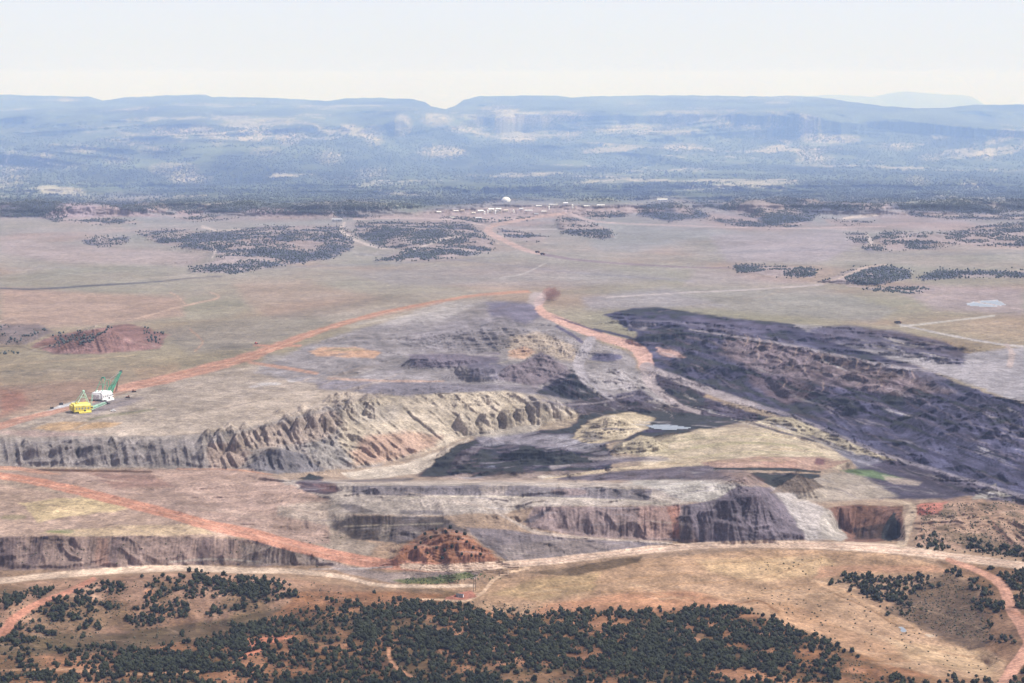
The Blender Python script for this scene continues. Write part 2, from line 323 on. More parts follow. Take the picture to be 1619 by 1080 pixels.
rough([(-200,848),(200,847),(400,853),(540,892),(270,893),(-200,900)], 22, 2.4, 311, 4)
rough([(1305,803),(1426,801),(1427,850),(1335,856)], 18, 2.5, 312, 4)
rough([(100,745),(450,750),(520,790),(520,860),(300,812),(100,768)], 60, 2.6, 313, 10); rough([(618,888),(636,862),(705,834),(770,868),(792,888)], 22, 4, 314, 6)
rough([(1440,800),(1500,787),(1660,785),(1660,880),(1450,865)], 30, 3.5, 315, 8); rough([(760,950),(1000,890),(1400,880),(1590,1045),(1300,1005),(860,970)], 60, 1.6, 316, 10, False)
rough([(905,693),(960,656),(1038,662),(985,695)], 18, .8, 317, 4); rough([(1010,716),(1110,678),(1250,682),(1346,728),(1080,738)], 45, 1.6, 318, 6, False)
G([(0,690),(300,688),(380,680),(450,700),(440,747),(280,740),(0,736)], -8, 7, .8, 1)
G([(520,643),(650,626),(800,618),(850,628),(912,655),(800,675),(730,690),(640,725),(560,740),(500,700)], -50, 11, 3.4, 2)
G([(520,643),(650,626),(800,618),(850,628),(912,655),(800,675),(730,690),(640,725),(560,740),(500,700)], -50, 4, 1.4, 92)
G([(400,715),(500,700),(520,745),(420,746)], 15, 5, .7, 3)
G([(0,846),(200,846),(400,852),(480,872),(540,893),(270,893),(0,900)], 6, 5, .9, 4)
G([(380,850),(470,866),(500,893),(380,893)], 35, 5, .7, 5)
G([(560,766),(960,768),(1030,772),(1025,792),(560,782)], 2, 4, .7, 6)
G([(540,786),(700,790),(830,800),(820,830),(700,812),(560,812)], -28, 6, .8, 7)
G([(840,800),(1100,798),(1120,856),(1000,852),(880,842)], 0, 5.5, 1.1, 8)
G([(520,814),(700,816),(740,840),(640,858),(540,852)], 4, 5, .9, 9)
G([(740,835),(900,850),(1060,856),(980,870),(800,886)], -10, 5, .8, 10)
G([(1090,796),(1160,765),(1250,795),(1300,852),(1100,858)], -15, 6, 1.0, 11)
G([(1250,790),(1300,800),(1330,855),(1270,855)], -25, 5, .5, 12)
G([(1310,803),(1425,802),(1425,852),(1340,852)], 10, 6, 1.2, 13)
G([(960,745),(1160,742),(1150,758),(960,758)], -5, 4, .6, 14)
G([(1110,728),(1345,728),(1290,745),(1120,744)], 3, 4, .6, 15)
G([(1060,590),(1200,610),(1400,640),(1619,650),(1619,775),(1400,715),(1200,640)], -32, 9, 1.6, 16)
G([(970,500),(1200,520),(1200,600),(1060,590)], -20, 8, 1.2, 17)
G([(640,500),(860,490),(930,560),(800,620),(640,560)], -35, 8, .9, 18)
G([(850,595),(906,590),(955,625),(906,632),(850,618)], -10, 5, .8, 19)
G([(620,885),(640,855),(700,835),(750,850),(790,885)], 0, 7, 1.0, 20)
G([(60,530),(150,512),(250,520),(260,556),(100,560)], -20, 7, 1.6, 21)
G([(1440,790),(1619,785),(1619,870),(1450,862)], -30, 14, 1.0, 22)
G([(0,920),(480,920),(560,960),(300,1010),(0,1020)], -25, 22, 1.8, 23, 14)
G([(0,1000),(600,950),(1200,960),(1500,1080),(0,1130)], 20, 40, 2.2, 24, 20)

G([(0,694),(130,692),(300,690),(380,684),(450,690),(470,740),(280,738),(0,732)], -14, 17, 3.6, 31, 5)
G([(330,700),(450,668),(520,648),(560,650),(520,735),(440,745),(330,738)], -28, 11, 3.6, 32, 5)
G([(960,500),(1040,490),(1150,504),(1330,545),(1500,606),(1400,640),(1200,592),(1060,560),(1010,540)], -38, 17, 3.0, 33, 6)
G([(1040,560),(1200,590),(1400,640),(1520,616),(1660,655),(1660,785),(1500,745),(1350,692),(1200,638),(1060,592)], -50, 22, 3.6, 34, 6)
G([(1040,560),(1200,590),(1400,640),(1520,616),(1660,655),(1660,785),(1500,745),(1350,692),(1200,638),(1060,592)], -52, 7, 1.5, 35, 6)
G([(1280,520),(1340,514),(1500,542),(1530,560),(1520,578),(1350,548)], -40, 14, 4.5, 36, 5)
G([(490,560),(640,505),(780,478),(860,500),(940,550),(900,570),(780,560),(640,560),(520,600)], -42, 16, 3.5, 37, 6)
G([(662,754),(690,728),(720,706),(760,695),(760,754)], -55, 9, 2.0, 38, 4)
G([(1180,664),(1280,690),(1400,730),(1560,785),(1660,800),(1500,752),(1350,698),(1200,648)], -45, 9, 2.0, 39, 3)

UPL = [(1085,520),(1180,532),(1250,545),(1350,566),(1450,590),(1520,616),(1640,658)]; LOL = [(1050,580),(1110,600),(1200,638),(1330,686),(1420,718),(1510,750),(1640,792)]
for t_, sp, rd, hh in ((.10,24,22,13),(.27,26,24,13),(.42,30,26,12),(.6,40,34,12)):
    L = [(a[0] * (1 - t_) + c[0] * t_, a[1] * (1 - t_) + c[1] * t_) for a, c in zip(UPL, LOL)]; xx = L[0][0]
    while xx < 1625:
        yy = np.interp(xx, [q[0] for q in L], [q[1] for q in L]); mound(xx, yy + rr.random() * 8 - 2, rd * (.8 + .5 * rr.random()), hh * (.7 + .6 * rr.random()), 'cone', 1 + rr.random() * .4, -30, int(xx), .35); xx += sp * (.75 + .5 * rr.random())

for i in range(46):
    x = -40 + i * 37 + rr.random() * 22; y = 328 + rr.random() * 14 - (4 if x > 1100 else 0); mound(x, y, 90 + rr.random() * 120, 12 + rr.random() * 18, 'dome', 1.2 + rr.random() * .8, rr.random() * 40 - 20, i, .35)
for x, y, r_, h_ in ((280,378,170,14),(345,395,150,18),(420,388,190,20),(500,378,170,18),(350,418,140,15),(440,405,150,14),(610,372,190,17),(690,376,180,20),(740,385,120,16),(640,402,150,14),(920,358,150,14),(1060,338,170,18),(1420,380,160,15),(1520,378,200,18),(1600,376,200,20),(1370,440,150,15),(1230,432,120,11),(1540,436,200,9),(170,382,110,9)):
    mound(x, y, r_, h_, 'dome', 1.3, 0, x, .4)

for x, y, r_, h_, k_ in ((706,722,14,12,'cone'),(742,712,16,10,'cone'),(780,705,18,9,'dome'),(800,745,22,9,'cone'),(872,700,26,9,'dome'),(900,742,18,8,'cone'),(930,700,14,9,'cone'),(985,668,20,9,'cone'),(1080,655,26,11,'cone'),(1120,664,22,9,'cone'),(1010,645,24,11,'cone'),(960,640,22,10,'cone'),(1040,758,24,12,'cone'),(1085,757,22,13,'cone'),(1125,760,24,14,'cone'),(1000,757,18,9,'cone'),(960,756,20,9,'cone'),(1050,690,20,9,'cone'),(720,600,24,12,'cone'),(690,608,20,10,'cone'),(640,604,22,9,'cone'),(840,545,30,14,'cone'),(780,520,36,14,'cone'),(720,545,30,10,'cone'),(900,560,26,12,'cone'),(1040,598,22,14,'cone'),(1100,628,26,15,'cone'),(1068,622,20,12,'cone')):
    mound(x, y, r_, h_, k_, 1.1, 0, int(x), .35)

# keep every column a proper heightfield
RX, RY, RZ = ray(PX, PY)
D = (Z - HC) / RZ * RY
up = np.maximum.accumulate(D[::-1], 0)[::-1]; dn = np.minimum.accumulate(D, 0)
D = .5 * (up + dn) + .02 * np.arange(NR)[::-1, None]
Z = HC + D * RZ / RY; X = D * RX / RY; Y = D
# ------------------------------------------------------------------ ground colours as seen, some shade kept in them (air removed)
def lin(c): c = np.asarray(c, float) / 255; return np.where(c <= .04045, c / 12.92, ((c + .055) / 1.055) ** 2.4)
BETA = HZ_D * np.array(HZ_C); AIR = np.array([1.3, 1.15, 1.12]); LIT = np.array([2.36, 2.30, 2.24])
DIST = np.sqrt(X ** 2 + Y ** 2 + (Z - HC) ** 2)
OBS = np.zeros((NR, NC, 3))
g0 = np.interp(PY, [330,380,440,500,560,640,760,900,1000], range(9))
keys = lin([(177,175,190),(178,173,178),(177,169,165),(174,165,154),(166,155,141),(178,163,151),(184,162,149),(182,152,132),(172,136,114)])
i0 = np.clip(g0.astype(int), 0, 7); f0 = (g0 - i0)[..., None]; OBS[:] = keys[i0] * (1 - f0) + keys[i0 + 1] * f0
n1 = fbm(X / 380, Y / 420, 5, 70); n2 = fbm(X / 160, Y / 200, 4, 75); n3 = fbm(X / 24, Y / 30, 4, 77); n4 = fbm(X / 7, Y / 9, 2, 79)
vz = (sm(330, 345, PY) * sm(680, 600, PY))[..., None]
pk = sm(-.1, .45, n1)[..., None]; gn = sm(-.05, -.5, n1)[..., None]
OBS *= 1 + vz * (pk * (np.array([.10, -.04, -.06])) + gn * np.array([-.08, -.03, -.04]))
OBS *= (1 + vz[..., 0] * .16 * n2)[..., None]
CLS = np.zeros((NR, NC), np.int8)   # 0 ground, 1 haul road, 2 track, 3 pond, 4 mine, 5 mountains, 6 foreground
def paint(bm, col, op=1.0, var=0.0, cls=None):
    b, m = bm; c = lin(col); m = m * op
    if var: c = c * (1 + var * n3[b] * 1.2 + var * n2[b])[..., None]
    OBS[b] = OBS[b] * (1 - m[..., None]) + c * m[..., None]
    if cls is not None: CLS[b] = np.where(m > .5, cls, CLS[b])
def P(pts, col, f=3, op=1, var=.12, cls=None, warp=1.0): paint(pmask(pts, f, warp), col, op, var, cls)
def S(pts, wd, col, f=1.2, op=1, cls=None, var=.05, warp=.35):
    n = len(pts); q = curve(pts, 5)
    if hasattr(wd, '__len__'): wq = np.interp(np.linspace(0, n - 1, len(q)), range(n), wd)
    else: wq = wd
    paint(smask(q, wq, f, warp), col, op, var, cls)
def E(cx, cy, rx, ry, col, op=1, f=2.5, var=.1):
    P([(cx + rx * math.cos(a * math.pi / 6), cy + ry * math.sin(a * math.pi / 6)) for a in range(12)], col, f, op, var)
# -- mountains: dark woodland with bare ledges and clearings
SKYR = np.interp(PX, [p[0] for p in SKY], [p[1] for p in SKY]); hgt = sm(332, 306, PY + 20 * fbm(X / 420, Y / 1400, 4, 33))
wood = lin((62,70,58)); bare = lin((214,190,170))
pt = fbm(X / 520 + .4 * n1, Y / 330, 5, 90, .55); tr = np.random.RandomState(5).rand(NR, NC) - .5
pt = pt + .35 * tr + .18 * vn(X / 70, Y / 60, 95)
pm = sm(.28, .56, pt) * .6 * (.7 + .3 * sm(170, 260, PY))
MT = wood * (1 - pm[..., None]) + bare * pm[..., None]
CLS[PY < 312] = 5
# -- valley details
for p, c, o in (([(0,455),(290,470),(290,500),(150,515),(0,520)],(200,166,160),.6), ([(370,448),(480,445),(600,470),(560,500),(430,505),(390,480)],(192,166,160),.5),
        ([(190,355),(560,345),(700,345),(560,352),(330,362),(200,362)],(170,176,184),.6), ([(0,345),(190,345),(200,362),(0,365)],(184,178,178),.5),
        ([(0,380),(250,395),(330,405),(300,420),(100,415),(0,400)],(196,178,184),.6), ([(540,430),(860,415),(1080,440),(900,455),(620,450)],(172,166,176),.5),
        ([(1120,370),(1330,365),(1360,385),(1300,415),(1150,415)],(188,178,192),.6), ([(930,365),(1100,350),(1160,365),(1000,400),(940,395)],(170,172,184),.5),
        ([(1050,455),(1300,455),(1420,490),(1380,510),(1150,490)],(168,166,172),.5), ([(1400,450),(1619,455),(1619,500),(1480,490)],(186,168,180),.6),
        ([(1100,425),(1180,430),(1300,450),(1080,452)],(190,174,186),.4), ([(250,520),(420,500),(600,470),(700,470),(500,520),(400,550),(300,560)],(158,150,148),.7),
        ([(0,560),(300,575),(330,560),(400,560),(200,600),(0,615)],(160,150,138),.6), ([(0,610),(150,600),(180,615),(60,650),(0,665)],(170,142,134),.7),
        ([(210,585),(280,575),(290,590),(230,600)],(186,160,142),.6), ([(500,500),(600,480),(700,478),(740,485),(640,505),(560,520)],(190,178,170),.6),
        ([(0,615),(40,620),(45,640),(0,660)],(168,118,116),.6), ([(920,470),(1050,455),(1150,485),(1000,488),(930,490)],(172,168,182),.6)):
    P(p, c, 9, o, .1)
S([(0,456),(60,457),(140,452),(240,446),(300,440),(350,437)], [2,2,2,1.5,1,1], (112,114,136), 1.5, .9)
S([(0,330),(60,345),(130,343),(200,340)], 1, (140,140,165), 2, .6)
for q in ([(560,402),(700,408),(900,430),(1100,445)], [(1080,330),(1200,345),(1300,352),(1450,350),(1619,348)], [(1130,400),(1300,395),(1450,402),(1619,400)], [(300,432),(420,424),(600,417),(780,408)]):
    S(q, 1.6, (160,158,176), 2.5, .5)
# woodland floors
WD = [[(132,378),(160,374),(205,375),(200,385),(165,391),(135,386)],
 [(215,368),(275,361),(330,368),(420,357),(540,357),(560,372),(555,395),(520,410),(440,420),(375,432),(305,430),(300,424),(340,412),(345,400),(320,394),(260,388)],
 [(565,352),(640,350),(745,355),(780,382),(775,398),(720,408),(650,412),(590,413),(640,395),(600,390),(560,372)],
 [(0,318),(60,311),(120,316),(200,317),(300,312),(400,309),(540,309),(700,312),(760,322),(700,325),(540,335),(420,338),(380,334),(300,338),(260,330),(215,336),(150,322),(60,343),(0,343)],
 [(1010,325),(1060,318),(1100,330),(1125,343),(1060,350),(1010,340)], [(880,345),(900,343),(935,352),(965,362),(970,375),(950,378),(890,368)],
 [(790,362),(830,368),(865,375),(850,382),(800,375)], [(925,337),(985,335),(990,342),(940,347)],
 [(1060,316),(1150,310),(1300,300),(1660,296),(1660,330),(1560,338),(1480,335),(1400,330),(1300,335),(1280,350),(1220,355),(1160,335)],
 [(1380,375),(1400,367),(1490,370),(1570,355),(1660,350),(1660,390),(1560,388),(1500,385),(1400,388)], [(1340,370),(1370,368),(1372,388),(1350,385)],
 [(1160,420),(1200,420),(1290,425),(1285,438),(1230,437),(1165,430)], [(1300,445),(1350,425),(1400,420),(1440,428),(1440,440),(1390,450),(1330,450)],
 [(1450,440),(1480,428),(1640,428),(1640,438),(1500,440),(1460,443)], [(1365,457),(1440,455),(1475,458),(1440,464)],
 [(690,345),(760,340),(850,342),(830,350),(740,352)], [(700,312),(840,298),(980,288),(1140,292),(1150,306),(1000,312),(860,312),(760,322)],
 [(60,343),(110,336),(180,345),(230,352),(160,356),(90,352)],[(250,338),(330,340),(380,347),(300,350)],[(470,334),(560,338),(620,345),(540,344)],[(1120,345),(1200,350),(1290,352),(1240,362),(1150,356)],[(1400,334),(1500,340),(1640,338),(1640,348),(1480,346)],[(1300,345),(1380,350),(1360,358),(1310,354)],[(1620,290),(1300,292),(1150,300),(1120,312),(1300,302),(1640,298)],[(1360,390),(1440,388),(1500,392),(1420,396),(1370,396)]]
for p in WD:
    P(p, (188,174,182), 3, .8, .15); b, m = pmask(p, 3); k = (m * sm(-.12, .22, fbm(X[b] / 90, Y[b] / 90, 3, 220)) * .85)[..., None]; OBS[b] = OBS[b] * (1 - k) + lin((112,124,156)) * k
for p in (WD[3], WD[8], WD[16], WD[4]):
    b, m = pmask(p, 4); k = (m * sm(-.45, .05, fbm(X[b] / 170, Y[b] / 240, 4, 221)) * .8)[..., None]; OBS[b] = OBS[b] * (1 - k) + lin((118,132,166)) * k
for q, ww in (([(545,352),(540,365),(562,380),(600,392),(622,394)], [2,4,3,2,1]), ([(640,400),(690,382),(722,374)], [1,3,2]), ([(330,385),(340,395),(335,408)], [1,2,1]), ([(1368,367),(1376,380),(1378,388)], [1,3,2]), ([(1335,345),(1380,340),(1395,336)], [3,4,1]), ([(320,358),(345,365),(380,362)],[3,3,1])):
    S(q, ww, (216,202,202), 1, 1)
S([(790,299),(870,294),(960,287),(1000,280),(1080,277),(1200,282),(1340,283),(1450,280)], [2,2,2,2,1.5,2,2,1], (196,194,210), 2, .8)
S([(60,318),(110,300),(200,303),(260,300),(330,290),(400,293),(560,303)], [3,5,4,4,6,3,2], (190,190,204), 3, .7)
P([(60,345),(110,318),(150,324),(215,334),(260,342)], (192,176,190), 3, .9)
E(430,334,40,6,(186,172,188)); E(170,333,20,9,(196,180,190)); E(250,330,16,7,(192,176,188)); E(300,336,22,5,(192,176,188))
P([(690,332),(830,326),(1000,325),(1050,333),(900,345),(860,345),(780,350),(690,348),(560,345)], (196,180,188), 3, .9)
S([(60,548),(110,532),(150,524),(190,520)], 4, (112,94,102), 3, .7); P([(150,530),(215,518),(240,530),(220,548),(160,552)], (184,132,122), 4, .8, .2)
# mine country: plateau, dumps, benches
P([(-200,700),(-200,680),(0,668),(180,622),(300,595),(420,570),(560,560),(650,590),(640,620),(520,645),(450,662),(380,680),(130,692)], (186,171,162), 6, 1, .18, 4)
P([(300,655),(420,625),(560,605),(610,612),(520,640),(450,660),(380,680),(250,688),(120,690),(160,675)], (206,188,174), 9, .8, .18)
P([(160,690),(40,690),(0,685),(0,680),(100,682)], (200,170,165), 5, .7)
P([(420,560),(640,560),(660,590),(560,600),(400,590)], (176,168,168), 6, .9, .15)
P([(50,677),(95,667),(190,668),(180,675),(100,681)], (210,176,144), 3); S([(140,663),(190,655),(245,647)], [2,4,2], (142,140,122), 2.5, .8)
P([(66,654),(92,641),(118,634),(126,637),(104,648),(78,656)], (214,212,216), 1.5, 1, .3, None, .5)
P([(105,655),(140,640),(170,630),(230,628),(200,642),(150,655)], (160,150,158), 4, .8)
E(425,607,18,2.5,(216,208,206)); E(462,602,9,2,(216,208,208)); E(405,611,10,1.6,(206,196,196))
P([(400,590),(480,548),(560,522),(640,502),(700,487),(780,474),(850,482),(880,512),(960,545),(1000,560),(1012,600),(1060,640),(950,650),(880,640),(800,620),(700,622),(640,628),(560,610),(480,604)], (164,157,163), 5, 1, .22, 4)
P([(690,478),(780,472),(700,505),(600,515),(640,498)], (200,192,192), 5, .7)
P([(488,556),(510,549),(560,549),(602,557),(590,566),(500,563)], (216,176,154), 2.5); E(545,553,30,2.5,(170,160,140),.7)
P([(770,478),(830,478),(868,495),(830,512),(775,500)], (134,130,160), 6, .7); P([(640,540),(720,505),(800,500),(840,530),(760,555),(660,558)], (152,146,156), 7, .8, .25)
P([(805,532),(850,525),(905,545),(925,575),(890,570),(860,558),(825,568),(805,566)], (202,184,172), 5, .9); P([(805,555),(830,548),(850,556),(825,568),(805,568)], (208,174,158), 3)
P([(500,602),(640,604),(760,608),(850,612),(870,625),(800,617),(720,621),(650,627),(560,620),(500,615)], (146,140,154), 4, .9, .2)
P([(648,560),(790,558),(780,580),(650,580)], (136,128,148), 3, .9); P([(738,575),(770,568),(800,580),(790,600),(742,600)], (128,124,146), 3, .8)
P([(790,600),(800,577),(820,575),(858,556),(908,588),(850,612)], (150,138,152), 4, .9); P([(848,620),(880,600),(906,590),(930,600),(958,627),(906,634)], (92,92,118), 2, 1, .25)
S([(740,560),(790,563),(830,570)], 2, (184,176,176), 3, .8)
E(958,565,24,7,(110,110,146),.8); P([(925,580),(1010,585),(1060,620),(1080,645),(1000,640),(940,615)], (184,176,180), 6, .8, .25); P([(975,625),(1010,615),(1035,630),(1010,640),(980,640)], (118,114,138), 3, .9)
P([(880,640),(960,625),(1050,640),(1100,650),(1180,655),(1180,665),(960,655),(920,655)], (108,104,126), 4, .9, .35)
S([(565,512),(640,500),(700,490)], 1.5, (216,206,200), 2, .6)
# left spoils
P([(-200,694),(0,692),(130,690),(300,688),(380,680),(450,662),(520,643),(600,636),(640,700),(600,738),(440,748),(280,741),(-200,736)], (172,161,158), 3, 1, .22, 4)
P([(0,700),(120,695),(310,695),(330,738),(120,736),(0,733)], (152,144,148), 5, .7, .2); P([(360,690),(440,670),(520,650),(560,660),(500,700),(380,712)], (188,168,158), 6, .8, .3)
P([(330,700),(360,700),(400,715),(380,740),(330,740)], (172,150,142), 4, .8, .25); P([(388,742),(410,718),(440,710),(480,716),(510,745),(440,749)], (138,134,144), 3, .9, .2); P([(480,700),(540,695),(560,725),(520,742),(490,720)], (176,168,166), 4, .8)
P([(540,650),(560,634),(650,626),(720,622),(800,618),(850,625),(895,640),(914,655),(860,670),(800,676),(730,692),(700,706),(640,725),(560,738),(535,700)], (204,188,172), 4, 1, .18, 4)
P([(555,715),(580,690),(640,682),(700,690),(690,705),(620,728),(560,736)], (200,164,150), 8, .8); P([(560,640),(640,640),(620,665),(560,670)], (196,184,176), 6, .6); P([(830,622),(880,634),(915,650),(870,648),(830,640)], (168,158,160), 4, .7)
P([(540,748),(640,733),(700,712),(740,692),(725,715),(665,748),(600,757),(550,757)], (214,198,184), 3, 1, .16)
# pit
P([(662,754),(690,730),(720,706),(760,690),(900,676),(920,656),(960,650),(1060,650),(1190,664),(1110,680),(1060,690),(960,700),(970,745),(860,756),(760,757)], (72,70,94), 3, 1, .5, 4)
P([(750,692),(830,682),(900,690),(960,715),(960,722),(900,712),(830,703),(760,702)], (156,150,162), 4, .85, .3); P([(700,730),(720,715),(760,708),(740,730),(712,748)], (146,138,148), 4, .6, .3)
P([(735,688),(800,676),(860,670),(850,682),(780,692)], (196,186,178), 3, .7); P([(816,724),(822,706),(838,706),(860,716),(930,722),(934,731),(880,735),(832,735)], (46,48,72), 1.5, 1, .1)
P([(668,752),(690,728),(715,708),(730,700),(712,735),(700,752)], (60,58,78), 3, .9, .3); P([(860,690),(900,685),(960,700),(940,712),(880,705)], (176,172,182), 4, .5, .4)
P([(905,693),(925,668),(960,656),(1000,651),(1038,662),(1022,678),(985,695),(930,702)], (210,192,168), 2.5, 1, .18); P([(920,690),(940,680),(955,695),(930,700)], (150,142,140), 2, .8)
P([(1010,716),(1060,690),(1110,678),(1200,675),(1250,682),(1300,702),(1346,728),(1330,740),(1200,738),(1100,738),(1080,740),(1010,738)], (216,197,174), 2.5, 1, .16, 4)
for q in ([(1060,715),(1150,700),(1260,705)], [(1080,725),(1180,715),(1300,718)], [(1050,700),(1150,690),(1230,692)], [(1100,708),(1200,700),(1290,712)]): S(q, 1.6, (180,174,140), 2.5, .6)
P([(1030,690),(1070,685),(1060,715),(1040,705)], (160,150,136), 3, .6)
P([(965,716),(985,700),(1012,688),(1030,690),(1062,712),(1062,721)], (208,192,168), 2, 1); P([(962,714),(985,694),(985,714)], (140,132,130), 2, .8)
P([(1105,730),(1200,722),(1300,722),(1346,729),(1300,744),(1190,742),(1120,744)], (192,158,148), 2.5, .9, .2); E(1296,730,10,5,(140,110,120)); P([(1205,730),(1260,728),(1262,740),(1210,740)], (190,150,140), 3, .6)
P([(860,722),(940,722),(1010,722),(1060,722),(1060,728),(960,732),(870,742)], (176,166,170), 3, .8, .3); P([(900,732),(1010,722),(1030,726),(960,734),(900,740)], (112,106,124), 2, .8, .3)
P([(680,757),(760,745),(860,745),(1000,745),(1000,758),(760,760)], (186,166,160), 3, .7, .35); E(868,755,20,4,(226,210,196)); E(938,755,18,5,(190,184,192))
P([(860,757),(960,748),(1080,738),(1120,736),(1165,745),(1155,759),(1000,760),(900,760)], (124,116,132), 2, 1, .2, 4); S([(862,757),(950,745),(1030,737),(1085,731),(1130,727)], [2,3.5,5,5,3], (220,198,172), 1.2, 1, 2)
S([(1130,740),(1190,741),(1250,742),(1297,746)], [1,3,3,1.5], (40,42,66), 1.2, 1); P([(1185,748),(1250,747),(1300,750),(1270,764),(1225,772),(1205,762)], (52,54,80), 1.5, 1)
S([(1200,750),(1260,749)], .8, (150,140,146), .8, .8); P([(1222,778),(1268,750),(1300,770),(1272,779)], (140,126,124), 1.5, 1, .12)
P([(1000,760),(1130,757),(1200,770),(1180,785),(1120,795),(1020,792),(950,772)], (198,190,184), 4, .95, .16, 4); P([(1130,745),(1170,740),(1215,765),(1190,770)], (158,138,138), 3, .8)
# benches
P([(430,758),(560,760),(760,760),(960,762),(1030,770),(1090,798),(840,802),(700,815),(440,812)], (194,180,172), 4, 1, .16, 4)
P([(556,768),(760,767),(960,772),(1028,775),(1026,791),(760,784),(556,782)], (146,138,146), 1.5, 1, .2, 4); P([(760,768),(800,768),(800,785),(760,784)], (172,158,152), 3, .7); E(900,778,30,6,(160,140,142),.7)
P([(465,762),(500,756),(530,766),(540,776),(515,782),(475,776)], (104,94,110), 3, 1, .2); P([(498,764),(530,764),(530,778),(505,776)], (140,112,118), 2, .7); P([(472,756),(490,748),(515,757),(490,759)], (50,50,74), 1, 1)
P([(545,760),(600,757),(660,756),(640,762),(560,764)], (130,122,130), 2, .8)
P([(540,788),(640,786),(760,792),(830,800),(800,812),(700,812),(560,812)], (196,182,174), 3, .9); P([(470,800),(530,797),(560,798),(595,810),(560,813),(470,812)], (132,124,130), 2.5, .9, .2); P([(630,806),(700,806),(700,813),(630,812)], (140,132,140), 2, .8)
P([(840,802),(1000,801),(1090,798),(1120,800),(1122,856),(1000,853),(900,846),(830,832)], (164,144,146), 2.5, 1, .16, 4); P([(1010,803),(1062,800),(1065,850),(1010,850)], (192,158,152), 6, .8); P([(1058,800),(1072,800),(1076,850),(1062,850)], (196,142,130), 2, .8); P([(1076,800),(1095,798),(1098,852),(1078,852)], (120,112,124), 2, .8)
P([(820,828),(850,812),(870,800),(860,812),(845,825)], (110,106,120), 2.5, .8)
P([(500,816),(600,815),(700,817),(745,840),(700,852),(630,860),(560,852),(515,832)], (116,108,114), 3, 1, .35, 4); S([(545,832),(620,830),(700,828)], 1.5, (176,164,152), 1.5, .8); P([(600,830),(620,830),(610,858),(598,855)], (170,156,148), 3, .7)
P([(470,830),(520,830),(560,852),(600,862),(580,880),(520,870),(470,850)], (168,154,146), 5, .8, .2); P([(395,824),(420,826),(450,840),(440,843),(400,834)], (86,82,96), 2, .9)
P([(735,832),(800,838),(900,850),(1060,858),(980,872),(800,888),(775,870)], (140,130,138), 3, 1, .2, 4); P([(790,862),(900,852),(1000,862),(900,878),(800,886)], (158,144,142), 6, .6)
S([(640,778),(700,788),(770,804),(840,838),(900,848),(980,854),(1060,858)], [1,1.2,2,4,3,2.5,2.5], (200,182,172), 1.5, .9); S([(640,787),(760,785),(860,787),(960,790),(1060,797)], 1.6, (220,206,190), 1.5, .8); S([(540,763),(700,762),(860,762),(1000,764)], 1.5, (210,190,178), 1.5, .8)
P([(618,888),(636,862),(668,842),(705,834),(742,845),(770,868),(792,888),(700,893)], (184,132,114), 4, 1, .3); P([(640,855),(700,833),(720,840),(660,858)], (128,110,104), 4, .7, .3)
P([(1085,800),(1130,790),(1165,768),(1215,770),(1255,800),(1300,852),(1105,858)], (138,128,142), 3, 1, .18, 4); P([(1215,765),(1250,780),(1300,800),(1335,852),(1275,855),(1262,830)], (194,184,182), 3, .95, .16); P([(1135,790),(1160,782),(1185,790),(1170,815),(1150,815)], (112,106,124), 3, .7)
# left middle ground
P([(-200,750),(100,745),(250,742),(330,741),(400,742),(450,765),(520,790),(520,860),(460,858),(400,840),(200,792),(60,762),(-200,745)], (190,162,152), 3, 1, .16, 4); P([(440,800),(520,790),(560,815),(520,830),(440,815)], (196,180,168), 5, .7)
S([(0,742),(110,744),(240,746)], [1,3,2], (112,88,90), 1.5, .9); S([(280,741),(360,742),(430,750)], 1.2, (214,158,134), 1.2, .9); P([(140,748),(240,750),(280,770),(180,772)], (156,120,118), 6, .6, .3)
P([(-200,765),(0,765),(200,800),(400,850),(-200,848)], (196,168,154), 3, 1, .16, 4); P([(32,795),(130,785),(208,801),(180,809),(110,815),(58,826)], (224,198,160), 2.5, 1, .12); P([(60,842),(180,832),(300,830),(345,845),(110,849)], (222,194,160), 4, .8); E(95,840,22,3.5,(140,150,110),.8); E(20,818,20,4,(150,146,116),.6)
P([(-200,848),(0,848),(200,847),(400,853),(480,871),(545,894),(400,895),(270,893),(120,902),(-200,900)], (156,134,130), 2, 1, .2, 4)
for x, ww in ((15,14),(60,10),(185,8),(330,10),(420,14)): P([(x - ww, 850), (x + ww, 850), (x + ww - 8, 895), (x - ww - 12, 895)], (118,104,112), 5, .7)
P([(150,850),(170,850),(175,893),(150,893)], (176,138,128), 4, .6); P([(380,858),(470,868),(540,893),(380,893)], (166,150,144), 5, .7); S([(270,888),(340,884),(410,888)], 2, (206,194,182), 2, .6)
P([(480,880),(560,895),(620,905),(760,903),(750,915),(620,922),(540,905)], (172,154,150), 3, 1, .2); P([(620,918),(690,912),(742,904),(748,912),(700,922),(640,924)], (122,128,98), 2.5, .9, .3)
# foreground soils
P([(-200,925),(0,925),(140,915),(300,905),(470,915),(560,930),(500,950),(340,1000),(200,1010),(-200,1010)], (176,140,122), 5, 1, .3, 6)
P([(-200,1010),(0,1005),(200,1000),(350,978),(500,948),(560,935),(600,945),(400,995),(220,1030),(-200,1045)], (118,104,94), 6, .85, .2)
P([(480,935),(640,935),(720,940),(760,960),(860,972),(1160,958),(1260,1000),(1500,1080),(1500,1260),(-200,1260),(-200,1045),(200,1030),(400,995)], (176,128,104), 5, .9, .3, 6)
gz = sm(-.22, .15, fbm(X / 34, Y / 34, 3, 200)); b, m = pmask([(340,1002),(420,985),(520,952),(600,938),(780,978),(920,960),(1040,975),(1160,960),(1300,1012),(1500,1100),(1500,1260),(-40,1260),(-40,1065),(150,1060)], 4); k = (m * gz[b] * .6)[..., None]; OBS[b] = OBS[b] * (1 - k) + lin((104,88,74)) * k  # shade under the dense trees darkened into the soil colour
